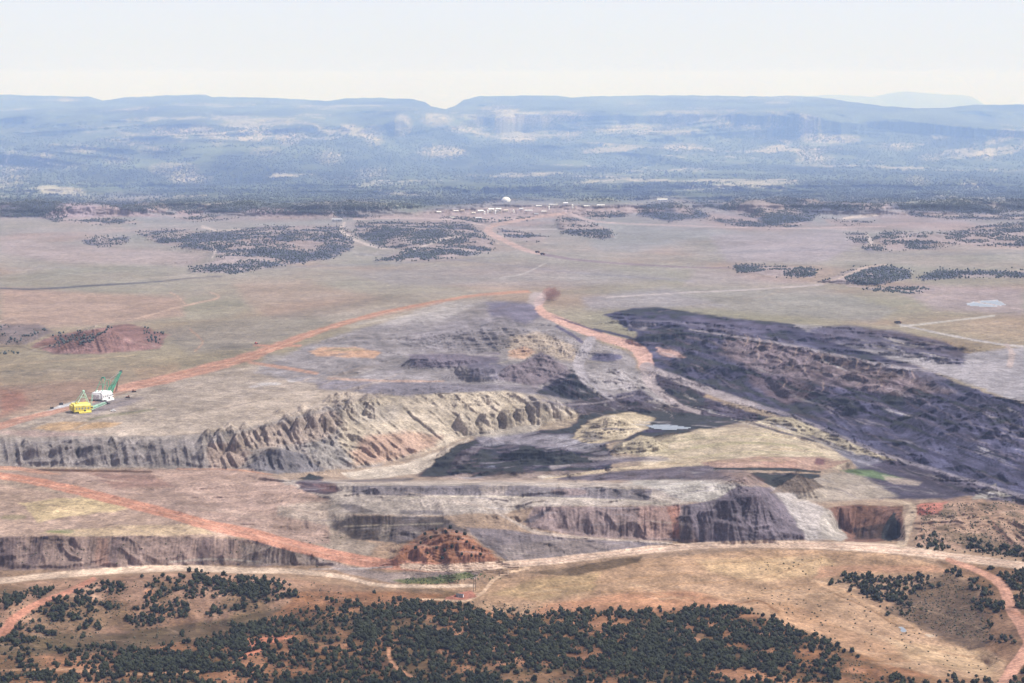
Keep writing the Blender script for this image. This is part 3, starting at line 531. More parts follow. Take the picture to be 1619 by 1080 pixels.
fz = sm(-.05, .3, fbm(X / 45, Y / 60, 4, 120)); b, m = pmask([(-200,915),(560,925),(1160,955),(1500,1080),(1500,1260),(-200,1260)], 6); OBS[b] = OBS[b] * (1 - (m * fz[b] * .6)[..., None]) + lin((116,102,90)) * (m * fz[b] * .6)[..., None]
P([(765,962),(705,950),(780,918),(900,905),(1000,886),(1200,868),(1400,874),(1480,892),(1512,906),(1440,912),(1340,908),(1300,918),(1330,930),(1400,965),(1480,1000),(1560,1025),(1592,1048),(1580,1078),(1480,1070),(1400,1050),(1300,1010),(1245,985),(1160,955),(1000,968),(900,960),(840,978)], (204,167,139), 2.5, 1, .16)
P([(830,975),(860,955),(1000,935),(1100,935),(1170,955),(1040,968),(940,965)], (204,150,122), 7, .85); P([(1140,950),(1250,955),(1350,1000),(1450,1040),(1400,1055),(1300,1010),(1200,965)], (196,152,122), 8, .6)
P([(1100,885),(1300,880),(1340,905),(1200,920),(1120,905)], (224,190,150), 8, .7); P([(1300,895),(1480,893),(1505,905),(1350,906),(1290,915)], (216,166,140), 4, .8); P([(1400,1010),(1560,1030),(1585,1050),(1560,1070),(1430,1040)], (220,186,150), 8, .7)
P([(775,940),(850,915),(950,905),(940,935),(850,950)], (190,164,126), 7, .6); P([(830,905),(880,900),(970,885),(1020,878),(1010,890),(900,912)], (132,114,104), 2.5, .9, .3)
for q in ([(900,945),(1050,925),(1200,915),(1300,880)], [(1000,895),(1150,890),(1300,872)], [(1160,945),(1260,925),(1320,930),(1420,985)], [(860,930),(1000,915),(1100,905)], [(1180,950),(1300,970),(1450,1020),(1580,1050)], [(950,955),(1100,945),(1200,940)], [(1230,965),(1350,1000),(1500,1055)], [(780,955),(900,935),(1050,940)]): S(q, 1.3, (182,142,112), 2, .55)
S([(1310,935),(1370,960),(1420,990),(1445,993)], 1.2, (130,98,84), 1.2, .8); S([(1160,957),(1200,950),(1230,968)], 1.2, (150,104,84), 1.2, .8); S([(1440,1000),(1500,1010),(1570,1040),(1588,1048)], 1.0, (150,118,92), 1.2, .7)
P([(1400,965),(1440,935),(1500,905),(1540,930),(1570,975),(1565,1020),(1530,1030),(1440,985)], (142,120,110), 4, 1, .15, 6); S([(1430,955),(1500,975),(1560,998)], 1.4, (172,146,126), 1.2, .8)
P([(1480,888),(1660,905),(1660,1100),(1590,1078),(1592,1045),(1560,1000),(1550,930)], (158,126,110), 4, .9, .25, 6)
P([(1445,800),(1500,786),(1660,784),(1660,885),(1550,870),(1450,866)], (186,154,138), 3, 1, .2, 6); b, m = pmask([(1460,800),(1620,790),(1620,875),(1460,862)], 4); k = m * sm(0, .3, fbm(X[b] / 20, Y[b] / 40, 3, 130)) * .7; OBS[b] = OBS[b] * (1 - k[..., None]) + lin((124,112,104)) * k[..., None]
S([(1450,845),(1510,838),(1560,830),(1590,812),(1560,800)], 1.5, (206,168,146), 1.5, .8); S([(1565,815),(1580,840),(1600,860)], 2, (206,160,140), 1.5, .7)
P([(1440,806),(1455,797),(1500,792),(1480,812),(1455,815)], (208,138,128), 2.5, 1); E(1455,810,10,5,(170,108,108))
# right waste dump and the haul valley
P([(955,497),(1000,487),(1040,486),(1150,502),(1250,512),(1330,540),(1440,575),(1500,600),(1560,622),(1660,650),(1660,800),(1619,790),(1500,752),(1350,698),(1200,645),(1100,608),(1040,588),(1000,556),(1010,530)], (98,99,128), 3, 1, .4, 4)
P([(1150,530),(1250,545),(1440,590),(1510,620),(1420,625),(1330,612),(1200,590),(1140,560)], (156,140,148), 7, .75, .3); P([(1180,590),(1260,600),(1300,625),(1240,640),(1190,612)], (142,126,138), 6, .7, .2); P([(1080,500),(1180,508),(1260,518),(1180,530),(1090,520)], (126,122,150), 5, .7, .25)
P([(1250,512),(1330,518),(1450,545),(1520,560),(1619,548),(1660,545),(1660,645),(1600,632),(1520,603),(1440,575),(1330,545)], (178,172,180), 4, 1, .12, 4)
P([(1280,520),(1340,514),(1420,524),(1500,542),(1530,560),(1520,578),(1440,562),(1350,548),(1290,535)], (108,106,136), 5, .85, .4); P([(1380,570),(1440,575),(1500,600),(1460,602),(1400,590)], (136,130,150), 5, .7, .2)
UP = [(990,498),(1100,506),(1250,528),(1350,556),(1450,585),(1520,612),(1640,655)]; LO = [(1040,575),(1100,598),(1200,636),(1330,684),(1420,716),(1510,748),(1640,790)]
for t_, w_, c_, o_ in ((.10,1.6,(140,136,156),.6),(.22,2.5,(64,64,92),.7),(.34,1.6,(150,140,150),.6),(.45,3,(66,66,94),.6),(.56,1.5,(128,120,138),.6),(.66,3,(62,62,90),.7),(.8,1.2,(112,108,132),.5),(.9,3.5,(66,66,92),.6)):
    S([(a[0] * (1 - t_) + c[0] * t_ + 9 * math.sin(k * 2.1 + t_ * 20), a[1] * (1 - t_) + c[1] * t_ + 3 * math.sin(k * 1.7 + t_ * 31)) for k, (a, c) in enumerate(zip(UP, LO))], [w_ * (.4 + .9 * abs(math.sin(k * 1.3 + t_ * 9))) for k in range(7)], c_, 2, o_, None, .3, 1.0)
P([(1000,508),(1040,512),(1020,522),(995,515)], (176,168,180), 3, .8); P([(1040,548),(1060,552),(1085,565),(1060,566),(1040,560)], (214,178,172), 2, .9)
P([(1060,615),(1100,625),(1200,655),(1300,680),(1400,715),(1500,748),(1660,805),(1560,790),(1440,765),(1380,735),(1290,692),(1180,662),(1080,650)], (104,100,122), 4, 1, .45, 4)
P([(1030,590),(1060,592),(1120,615),(1110,640),(1060,625),(1035,610)], (84,84,112), 3, .9, .3)
P([(1190,668),(1220,658),(1260,660),(1300,682),(1360,704),(1432,730),(1400,728),(1350,716),(1290,695),(1215,673)], (200,186,166), 2.5, 1, .2); S([(1175,660),(1210,676),(1280,695),(1310,702)], [1,2,3,2], (62,64,92), 1.5, .9)
P([(1300,700),(1345,715),(1400,730),(1360,745),(1345,730)], (134,132,150), 3, 1, .1); P([(1340,745),(1400,730),(1480,748),(1560,778),(1500,790),(1390,788),(1330,765)], (100,97,120), 4, 1, .2, 4)
P([(1270,762),(1320,745),(1360,750),(1420,785),(1300,795),(1255,790)], (186,172,162), 5, .95, .16, 4); P([(1330,742),(1380,744),(1425,756),(1400,760),(1360,752)], (120,142,112), 3, .85, .3); P([(1395,752),(1455,762),(1450,768),(1410,766)], (190,174,166), 3, .9)
P([(1535,790),(1570,764),(1600,785)], (186,178,172), 2, .9); P([(1440,740),(1480,750),(1500,770),(1470,775)], (96,92,112), 3, .6)
P([(1305,803),(1360,798),(1426,801),(1427,850),(1385,858),(1335,856)], (140,110,108), 2, 1, .2, 4); P([(1300,802),(1310,805),(1340,850),(1325,856),(1298,850)], (188,178,172), 2, .9); P([(1350,835),(1400,828),(1400,853),(1352,853)], (98,88,96), 2, .9); P([(1396,852),(1402,822),(1412,812),(1422,832),(1424,846),(1410,856)], (44,44,62), 1.2, 1)  # darkest notch patch is the pit's shadow painted on
# butte
P([(48,548),(85,530),(150,519),(200,512),(240,520),(266,530),(250,552),(160,560),(90,560)], (158,128,132), 2.5, 1, .25); P([(60,545),(100,530),(150,522),(130,550),(90,556)], (130,106,112), 4, .8); P([(-200,515),(60,512),(85,525),(40,545),(-200,550)], (140,130,142), 4, .8, .3); S([(-20,548),(30,548),(60,556),(110,560)], 1.5, (120,112,120), 2, .7)
# ponds, roads
P([(1526,480),(1545,476),(1575,474),(1590,481),(1570,485),(1535,483)], (240,240,245), .8, 1, 0, 3, .4); P([(1020,673),(1050,670.5),(1094,676),(1066,679),(1034,677)], (150,158,176), 1, 1, 0, 3, .4); E(770,739,14,1.6,(170,178,200)); P([(1418,990),(1428,991),(1432,997),(1424,998)], (214,212,206), .8, 1, 0, 3); P([(1462,1003),(1475,1003),(1480,1007),(1468,1007)], (226,214,196), .8, 1, 0)
HR = (208,162,148)
S([(-160,735),(0,674),(60,657),(120,642),(185,617),(250,602),(330,582),(400,562),(440,547),(490,528),(540,512),(620,491),(700,476),(760,466),(835,461)], [12,8,5,5,7,10,11,10,8,6,5,4,3,3,3], HR, 2, 1, 1, .12, .7)
S([(395,573),(440,580),(500,590)], [3,4,3], (208,164,148), 1.5, .9, 2); S([(402,546),(440,547),(475,546)], 2.5, (206,156,142), 1.5, .9, 2); S([(520,598),(600,602),(700,603)], [3,2.5,1.5], (206,174,162), 1.2, .9, 2)
S([(868,462),(852,478),(858,494),(880,505),(920,521),(960,535),(1000,547),(1017,562),(1021,578)], [9,7,7,8,9,9,11,13,12], (226,184,174), 2, 1, 1)
P([(840,462),(870,460),(860,478),(848,486),(835,478)], (206,192,196), 3, .7)
S([(1022,580),(1026,600),(1040,618),(1070,640),(1105,652)], [11,10,8,6,4], (192,178,182), 2, .9, 2); S([(935,537),(925,552),(916,570),(918,590),(935,610),(965,628)], [8,9,9,8,7,5], (190,182,190), 2, .9, 2)
S([(1030,583),(1080,603),(1150,628),(1200,643)], [7,8,9,6], (188,176,182), 2.5, .9, 2); S([(1200,643),(1250,657),(1330,690),(1400,720),(1500,750),(1640,792)], [5,4,3.5,4,4,5], (158,150,164), 2, .9, 2)
S([(1090,521),(1170,533),(1250,546),(1330,563),(1400,578),(1480,588)], [2,2,2.5,3,4,3], (180,172,182), 1.5, .85, 2)
S([(940,520),(980,530),(1010,538)], [2,3,1.5], (84,86,122), 1.2, .9); S([(875,500),(910,512),(950,525)], [1,2,2], (92,92,128), 1, .8); S([(880,516),(905,530),(920,540)], 3, (104,102,138), 1, .8); S([(858,632),(890,640),(950,636),(1000,625)], 2, (172,162,172), 1.5, .8)
for q, ww, c in (([(893,337),(840,345),(783,356),(772,366),(797,380),(830,395),(857,402)], [3,3,4,6,5,4,3], (212,186,186)), ([(857,402),(907,410),(973,416),(1073,422),(1160,424)], [3,2.5,2,1.6,1], (164,150,166)), ([(893,333),(910,341),(935,349),(980,353),(1080,357),(1240,361),(1400,358)], [3,3.5,2.5,1.5,1,.8,.8], (212,194,200)),
    ([(560,347),(640,345),(720,348),(775,358)], 2, (206,190,196)), ([(1300,449),(1340,434),(1365,424),(1400,418)], [2,3,3,1.5], (214,194,188)), ([(960,470),(1080,463),(1200,457),(1300,450)], [1.6,1.4,1.4,1.6], (208,196,198)), ([(1425,516),(1480,510),(1540,503),(1572,499)], 2, (210,202,196)), ([(1420,512),(1500,530),(1590,545),(1660,550)], 2.2, (204,196,196)),
    ([(1592,545),(1600,560),(1597,578)], [3,5,5], (204,186,184)), ([(1340,452),(1450,462),(1660,497)], 1.4, (198,180,182)), ([(200,508),(290,484),(345,471),(332,462)], [1,2,2,1], (210,182,170)), ([(295,484),(285,472),(270,462)], 1.4, (204,176,166)), ([(790,440),(830,432),(862,416)], 1.3, (204,196,196)), ([(300,520),(320,540),(308,555)], 1.5, (190,160,146)),
    ([(0,578),(100,570),(210,562)], 1.5, (190,170,150)), ([(1230,290),(1330,284)], 1, (200,198,212)), ([(0,508),(20,502),(30,508)], 1.2, (210,186,176)), ([(820,363),(880,362)], 1, (214,206,212)), ([(560,552),(720,552)], .6, (180,170,175))):
    S(q, ww, c, 1, .95, 2)
S([(-160,752),(0,740),(60,746),(95,750)], [6,5,4,1], (216,168,148), 1.5, 1, 2)
S([(-160,735),(0,752),(60,762),(130,778),(200,795),(270,813),(330,830),(400,845),(460,862),(520,876),(580,888),(640,894),(700,898)], [8,8,9,10,11,11,12,13,13,13,13,12,10], (218,158,138), 1.6, 1, 1, .1, .5)
S([(640,895),(700,898),(780,894),(860,888),(930,880),(1000,872),(1100,863),(1200,860),(1300,862),(1400,867),(1450,873),(1520,882),(1619,895),(1800,920)], [7,9,9,8,8,8,8,8,9,11,10,9,9,10], (238,208,186), 1.8, 1, 1, .1, .5)
S([(1425,862),(1432,840),(1440,815),(1440,798),(1400,790)], [8,7,8,5,3], (216,192,170), 2, .9, 2)
S([(-160,925),(0,918),(60,912),(140,905),(220,900),(300,898),(380,902),(460,903),(540,912),(600,925),(680,927),(748,926)], [8,7,7,8,8,7,7,6,5,4,4,4], (236,206,182), 1.4, 1, 2, .1); S([(490,900),(560,899),(620,896)], [1,2,2], (198,186,184), 1.2, .9, 2)
S([(640,948),(690,948),(735,950),(762,938),(772,926),(792,910),(835,898)], [1.5,2,2.5,3,3,3,3], (236,200,170), 1, 1, 2); P([(708,944),(722,939),(746,934),(756,943),(740,949),(705,949)], (204,138,124), 1, 1, .05)
S([(-120,1060),(0,1003),(20,980),(60,955),(110,935),(147,916)], [10,9,8,7,6,5], (210,148,128), 1.4, 1, 2, .1)
S([(1500,885),(1540,900),(1573,917),(1590,937),(1601,967),(1622,1000),(1626,1022),(1600,1060),(1583,1090),(1560,1150)], [5,6,8,9,10,11,11,11,11,11], (228,172,150), 1.4, 1, 2, .08); S([(1600,968),(1625,978)], 3, (220,160,136), 1.2, 1)
S([(628,1016),(614,1028),(620,1048),(640,1064),(665,1078)], [2,3,3,3,3], (216,160,130), 1.2, .9, 2); S([(0,1060),(100,1058),(220,1066),(310,1062),(350,1046)], [2,3,3,3,2], (206,162,130), 1.4, .9, 2); P([(366,1034),(388,1010),(440,1005),(468,1006),(425,1020),(412,1032),(380,1040)], (220,142,116), 1.8, 1, .1)
for x, y, rx, ry in ((680,1005,26,8),(720,1000,14,10),(800,1025,30,6),(950,1000,8,3),(1100,1045,12,6),(1090,1010,16,4),(700,1030,10,4),(1240,1010,14,8),(1210,1040,14,8),(240,940,12,10),(250,965,16,10),(760,990,8,4),(1350,1060,18,5),(1180,990,14,5)): E(x, y, rx, ry, (220,160,128), .8, 4)
ra = random.Random(12)
def tracks(poly, n, ln, ang, cols, wd=(.5, 1.4), op=.6, bend=.25):
    xs = [q[0] for q in poly]; ys = [q[1] for q in poly]
    for k in range(n):
        for _ in range(30):
            x = ra.uniform(min(xs), max(xs)); y = ra.uniform(min(ys), max(ys))
            if inpoly(poly, np.array([x]), np.array([y]))[0]: break
        a = ang + ra.uniform(-.5, .5) * bend; l = ln * ra.uniform(.4, 1.3); c = ra.uniform(-bend, bend)
        pts = [(x + l * t * math.cos(a), y + l * t * math.sin(a) + c * l * (t * t) * .6 + ra.uniform(-.6, .6)) for t in (-.5, -.2, .1, .5)]
        w1 = ra.uniform(*wd); S(pts, [w1 * .3, w1, w1, w1 * .2], ra.choice(cols), 1.3, op * ra.uniform(.5, 1.2), None, .2, .8)
DK = [(58,56,78),(74,70,92),(90,86,104)]; LG = [(196,190,194),(172,164,172),(206,196,184)]; MD = [(150,140,148),(134,126,140),(120,112,126)]
tracks([(665,752),(700,725),(760,695),(900,680),(960,700),(960,745),(760,755)], 60, 46, -.12, DK + MD + [(170,166,178)], (.6, 2.2), .8); tracks([(900,676),(960,650),(1180,662),(1060,690)], 24, 60, .05, DK + LG[:2], (.6, 1.8), .7)
tracks([(880,600),(1010,585),(1090,620),(1180,655),(920,650)], 46, 34, .5, MD + LG + DK, (.5, 1.8), .75, .6); tracks([(1080,640),(1200,658),(1400,725),(1640,798),(1560,785),(1380,740),(1250,690)], 50, 60, .33, DK + MD + LG, (.6, 2), .7, .15)
tracks([(1000,510),(1250,530),(1500,610),(1640,660),(1640,780),(1200,640),(1060,590)], 150, 46, .36, DK + MD + LG[:2], (.7, 2.4), .7, .2); tracks([(1280,520),(1500,545),(1520,575),(1350,548)], 26, 50, .22, DK + LG, (.6, 1.6), .6, .1)
tracks([(490,560),(640,508),(780,480),(900,520),(960,570),(880,620),(640,620)], 70, 50, -.1, MD + LG + DK[2:], (.6, 2), .5, .4); tracks([(0,680),(200,625),(420,575),(560,570),(620,600),(450,655),(130,690)], 70, 90, -.25, [(208,192,180),(166,152,148),(196,176,164)], (.6, 1.8), .5, .15)
tracks([(430,760),(1030,764),(1100,798),(1240,800),(1060,860),(800,880),(560,860)], 90, 60, .02, MD + LG, (.5, 1.6), .55, .2); tracks([(0,760),(430,745),(520,790),(520,850),(400,835),(200,790)], 50, 90, .05, [(206,180,166),(166,138,130),(180,150,140)], (.6, 2), .5, .25)
tracks([(0,770),(380,848),(0,846)], 30, 80, .08, [(214,190,168),(172,146,134)], (.6, 1.6), .5, .2); tracks([(860,740),(1160,738),(1200,770),(1000,790),(900,762)], 40, 50, -.06, MD + LG + DK, (.5, 1.8), .6, .3); tracks([(1010,716),(1110,680),(1250,684),(1340,728),(1080,738)], 40, 60, .02, [(186,176,146),(230,214,188),(196,170,142)], (.5, 1.6), .6, .2)
tracks([(1240,760),(1340,745),(1500,780),(1420,795)], 20, 50, .2, MD + LG, (.5, 1.4), .6, .4); tracks([(770,960),(900,910),(1300,880),(1480,895),(1330,930),(1585,1050),(1400,1050),(1160,955)], 70, 90, .12, [(226,196,166),(184,146,122),(200,162,134)], (.5, 1.6), .5, .5)
tracks([(0,500),(300,480),(850,440),(1619,440),(1619,520),(1000,480),(600,480),(300,560),(0,640)], 60, 120, -.06, [(196,182,172),(150,144,140),(190,168,158)], (.4, 1), .5, .4); tracks([(0,350),(1619,345),(1619,440),(0,450)], 60, 110, .0, [(198,190,192),(152,152,164),(160,156,162)], (.4, .9), .5, .2)
tracks([(0,925),(500,915),(560,950),(300,1010),(0,1020)], 40, 70, .2, [(200,166,146),(134,110,96)], (.6, 2), .5, .6); tracks([(1450,800),(1619,790),(1619,870),(1460,860)], 24, 50, .1, [(204,174,158),(140,120,110)], (.6, 1.8), .6, .6)
for q, w_ in (([(0,752),(130,778),(270,813),(400,845),(520,876),(640,894)], 1.6), ([(640,895),(780,894),(930,880),(1100,863),(1300,862),(1450,873),(1619,895)], 1.4), ([(0,674),(120,642),(250,602),(400,562),(540,512),(700,476)], 1.4)):
    S([(x, y - 2.6) for x, y in q], w_ * .6, (198,140,122) if q[0][1] < 800 or q[0][0] else (200,150,130), 1, .5); S([(x, y + 2.8) for x, y in q], w_ * .6, (190,136,118), 1, .5); S([(x, y + .2) for x, y in q], w_ * .5, (236,196,176), 1, .45)
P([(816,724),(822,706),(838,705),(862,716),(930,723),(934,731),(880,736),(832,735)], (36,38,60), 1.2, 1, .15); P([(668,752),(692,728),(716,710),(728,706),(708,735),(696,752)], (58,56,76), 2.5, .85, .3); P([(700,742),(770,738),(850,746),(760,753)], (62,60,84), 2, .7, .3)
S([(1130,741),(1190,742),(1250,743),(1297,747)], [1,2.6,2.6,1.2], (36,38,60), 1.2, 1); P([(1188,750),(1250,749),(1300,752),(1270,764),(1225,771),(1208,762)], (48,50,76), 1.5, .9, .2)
P([(1218,779),(1240,764),(1262,750),(1285,758),(1302,771),(1272,780)], (146,132,128), 1.5, 1, .2); P([(1262,750),(1285,758),(1302,771),(1280,776)], (118,108,110), 1.5, .8, .2); P([(1050,765),(1150,745),(1180,742),(1215,760),(1170,770),(1100,758)], (140,122,124), 4, .5, .3); P([(1395,853),(1401,824),(1411,810),(1422,830),(1425,848),(1410,857)], (38,38,54), 1.2, 1, .1)  # shaded right flank of the pile and the notch shadow painted in
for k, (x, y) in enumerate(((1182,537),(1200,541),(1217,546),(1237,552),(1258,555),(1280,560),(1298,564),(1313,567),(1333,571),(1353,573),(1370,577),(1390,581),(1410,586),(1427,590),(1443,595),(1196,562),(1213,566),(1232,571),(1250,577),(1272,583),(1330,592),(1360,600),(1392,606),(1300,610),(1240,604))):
    S([(x - 3, y - 9), (x + 2, y - 3), (x + 1, y + 4), (x - 5, y + 11)], [.4, 1.3, 1.1, .3], (184,162,158), .9, .75, None, .2, .6); S([(x + 5, y - 5), (x + 8, y + 2), (x + 3, y + 10)], [.6, 3, 1], (92,82,104), 1.6, .5, None, .2, .6)  # lit pale crests and dark hollows beside them painted onto the cones
for x, y, w_, h_ in ((1040,758,24,13),(1085,757,22,14),(1125,759,24,14),(1000,757,16,9)): P([(x - w_, y), (x - w_ * .3, y - h_ * .8), (x + 2, y - h_), (x + w_ * .5, y - h_ * .6), (x + w_, y)], (122,112,124), 1.5, .8, .25)
P([(660,752),(690,728),(716,712),(740,716),(720,735),(700,752)], (64,62,84), 2, .6, .4)
L_ = OBS.mean(-1, keepdims=True); OBS = L_ + .88 * (OBS - L_)
# -- air removed: surface colour from seen colour, painted shade included
T = np.exp(-DIST[..., None] * BETA)
ALB = (OBS - AIR * (1 - T)) / (T * LIT)
lum = ALB.mean(-1, keepdims=True); ALB = np.maximum(ALB, .012 + 0 * ALB)
ALB = np.clip(ALB, np.array([.02, .021, .02]), .75)
# mountains keep plain material colours
MALB = np.array([.06, .075, .05]) * np.clip(1 + .7 * n1 + .6 * n2 + .5 * tr, .3, 2)[..., None] * (1 - pm[..., None]) + np.array([.36, .33, .30]) * pm[..., None]
for cx, cy, rx, ry in ((270,207,26,4),(310,206,22,5),(345,212,14,2.5),(400,212,22,9),(455,219,16,8),(275,267,30,8),(300,282,28,6),(185,253,16,5),(135,236,20,4),(70,250,14,6),(240,238,14,5),(225,172,20,2),(345,225,10,4),(635,200,12,14),(690,190,18,8),(520,250,16,8),(590,272,20,5),(550,200,8,3),(790,172,24,4),(835,188,34,6),(905,183,24,6),(1000,205,28,8),(900,215,14,6),(960,206,16,5),(1060,208,40,4),(1160,179,8,5),(1145,195,12,7),(1200,199,40,4),(1280,242,16,6),(1230,235,14,3),(1320,220,30,5),(1560,245,16,6),(1290,253,24,5),(1470,250,12,4),(820,222,20,4),(700,240,30,6),(420,240,18,5),(590,215,12,12),(1080,232,24,4),(1420,232,20,4),(1000,165,14,2),(480,168,12,2),(105,158,8,3),(100,262,30,4),(1540,292,14,5),(1450,285,14,5),(1380,320,14,6),(1480,322,20,7),(1540,325,16,6),(730,205,20,4),(30,270,25,6),(10,285,20,5)):
    pts = [(cx + 1.3 * rx * math.cos(a * math.pi / 6), cy + 1.3 * ry * math.sin(a * math.pi / 6)) for a in range(12)]
    b, m = pmask(pts, 7, 1.6); m = m * sm(-.25, .25, tr[b] + .6 * n2[b]) * (.55 + .6 * sm(-.4, .3, pt[b])) * (cy < 300) * .5
    m = np.clip(m, 0, 1)[..., None]; MALB[b] = MALB[b] * (1 - m) + np.array([.46, .40, .34]) * m
hg = hgt[..., None]; ALB = ALB * (1 - hg) + MALB * hg
ALB *= (1 + (.10 * n3 + .07 * n4) * sm(450, 700, PY) + .05 * n3)[..., None]
n5 = fbm(X / 55, Y / 70, 5, 81, .6); n6 = fbm((X + .4 * Y) / 130, (Y - .3 * X) / 60, 4, 83, .6)
ALB *= (1 + (.22 * n5 + .10 * n4) * sm(440, 560, PY) + .12 * n6 * sm(330, 345, PY))[..., None]
ALB *= (1 + .10 * STRK * sm(480, 600, PY))[..., None]
ALB = np.clip(ALB, .012, .8)

# ------------------------------------------------------------------ materials
def mat(name, col, rough=.8, spec=.2, noise=None, metal=0.0):
    m = bpy.data.materials.new(name); m.use_nodes = True; n = m.node_tree; p = n.nodes["Principled BSDF"]
    p.inputs["Roughness"].default_value = rough; p.inputs["Specular IOR Level"].default_value = spec; p.inputs["Metallic"].default_value = metal
    sc, am = noise or (.22, .30)
    tc = n.nodes.new("ShaderNodeTexCoord"); nz = n.nodes.new("ShaderNodeTexNoise"); nz.inputs["Scale"].default_value = sc; nz.inputs["Detail"].default_value = 4
    n.links.new(tc.outputs["Object"], nz.inputs["Vector"])
    mr = n.nodes.new("ShaderNodeMapRange"); mr.inputs[1].default_value = .3; mr.inputs[2].default_value = .7; mr.inputs[3].default_value = 1 - am; mr.inputs[4].default_value = 1 + am
    n.links.new(nz.outputs[0], mr.inputs[0])
    vm = n.nodes.new("ShaderNodeVectorMath"); vm.operation = 'SCALE'; vm.inputs[0].default_value = col[:3]
    n.links.new(mr.outputs[0], vm.inputs["Scale"]); n.links.new(vm.outputs[0], p.inputs["Base Color"])
    return m
def ground_mat():
    m = bpy.data.materials.new("soil"); m.use_nodes = True; n = m.node_tree; p = n.nodes["Principled BSDF"]; L = n.links.new
    p.inputs["Roughness"].default_value = .95; p.inputs["Specular IOR Level"].default_value = .08
    at = n.nodes.new("ShaderNodeAttribute"); at.attribute_name = "soil"
    g = n.nodes.new("ShaderNodeNewGeometry"); f = None
    for sc, am, de in ((.30, .30, 4), (.07, .20, 4), (.012, .10, 4)):
        nz = n.nodes.new("ShaderNodeTexNoise"); nz.inputs["Scale"].default_value = sc; nz.inputs["Detail"].default_value = de; nz.inputs["Roughness"].default_value = .6
        L(g.outputs["Position"], nz.inputs["Vector"]); mr = n.nodes.new("ShaderNodeMapRange"); mr.clamp = False
        mr.inputs[1].default_value = .35; mr.inputs[2].default_value = .65; mr.inputs[3].default_value = 1 - am; mr.inputs[4].default_value = 1 + am
        L(nz.outputs[0], mr.inputs[0])
        if f is None: f = mr.outputs[0]; bn = nz.outputs[0]
        else:
            q = n.nodes.new("ShaderNodeMath"); q.operation = 'MULTIPLY'; L(f, q.inputs[0]); L(mr.outputs[0], q.inputs[1]); f = q.outputs[0]
            if sc == .07: bn2 = nz.outputs[0]
    vm = n.nodes.new("ShaderNodeVectorMath"); vm.operation = 'SCALE'; L(at.outputs["Color"], vm.inputs[0]); L(f, vm.inputs["Scale"]); L(vm.outputs[0], p.inputs["Base Color"])
    b1 = n.nodes.new("ShaderNodeBump"); b1.inputs["Distance"].default_value = 1.4; b1.inputs["Strength"].default_value = .55; L(bn, b1.inputs["Height"])
    b2 = n.nodes.new("ShaderNodeBump"); b2.inputs["Distance"].default_value = 5.0; b2.inputs["Strength"].default_value = .35; L(bn2, b2.inputs["Height"]); L(b2.outputs[0], b1.inputs["Normal"])
    L(b1.outputs[0], p.inputs["Normal"]); return m
SOIL = ground_mat(); WATER = mat("pond_water", (.16, .19, .23), .3, .4, (.02, .05))
# ------------------------------------------------------------------ the ground meshes
# behind the rim the plateau tips gently away
K = 7; bd = np.linspace(1, 0, K, endpoint=False)[::-1][::-1]
top = np.empty((3, NR + K, NC)); top[0, K:] = X; top[1, K:] = Y; top[2, K:] = Z
for k in range(K):
    f = [26000, 22000, 19000, 17000, 15600, 14700, 14050][k]; y = np.maximum(f, Y[0] * (1 + .01 * (K - k)))
    sl_ = (HC - Z[0]) / Y[0]; top[0, k] = X[0] * y / Y[0]; top[1, k] = y; top[2, k] = HC - y * sl_ * 1.02 - 4
XX, YY, ZZ = top; AL = np.concatenate([np.repeat(ALB[:1], K, 0), ALB]); CL = np.concatenate([np.full((K, NC), 5, np.int8), CLS])
def quad_mesh(name, sel, material, kind='structure'):
    r, c = np.nonzero(sel); N2 = NC
    q = np.stack([(r + 1) * N2 + c, (r + 1) * N2 + c + 1, r * N2 + c + 1, r * N2 + c], 1)
    used, inv = np.unique(q, return_inverse=True); inv = inv.reshape(-1)
    me = bpy.data.meshes.new(name); nv, nf = len(used), len(q)
    me.vertices.add(nv); me.vertices.foreach_set("co", np.stack([XX.ravel()[used], YY.ravel()[used], ZZ.ravel()[used]], 1).astype(np.float32).ravel())
    me.loops.add(nf * 4); me.loops.foreach_set("vertex_index", inv.astype(np.int32))
    me.polygons.add(nf); me.polygons.foreach_set("loop_start", np.arange(0, nf * 4, 4, dtype=np.int32)); me.polygons.foreach_set("loop_total", np.full(nf, 4, np.int32))
    me.polygons.foreach_set("use_smooth", np.ones(nf, bool)); me.update(calc_edges=True)
    a = me.color_attributes.new("soil", 'FLOAT_COLOR', 'POINT'); cc = np.ones((nv, 4), np.float32); cc[:, :3] = AL.reshape(-1, 3)[used]; a.data.foreach_set("color", cc.ravel())
    o = bpy.data.objects.new(name, me); C.collection.objects.link(o); me.materials.append(material); o["kind"] = kind; return o
fc = CL[:-1, :-1]
for k, nm, lb in ((0, "valley_ground", "rolling grey green grass valley"), (1, "haul_road", "wide red dirt haul road through the mine"), (2, "dirt_track", "narrow pale dirt tracks"), (3, "pond", "shallow pale ponds"), (4, "mine_ground", "stripped ground and spoil of the coal mine"), (5, "mountains", "wooded mountain front with pale ledges"), (6, "foreground_hills", "red soil hills at the near edge")):
    if (fc == k).any(): quad_mesh(nm, fc == k, WATER if k == 3 else SOIL)
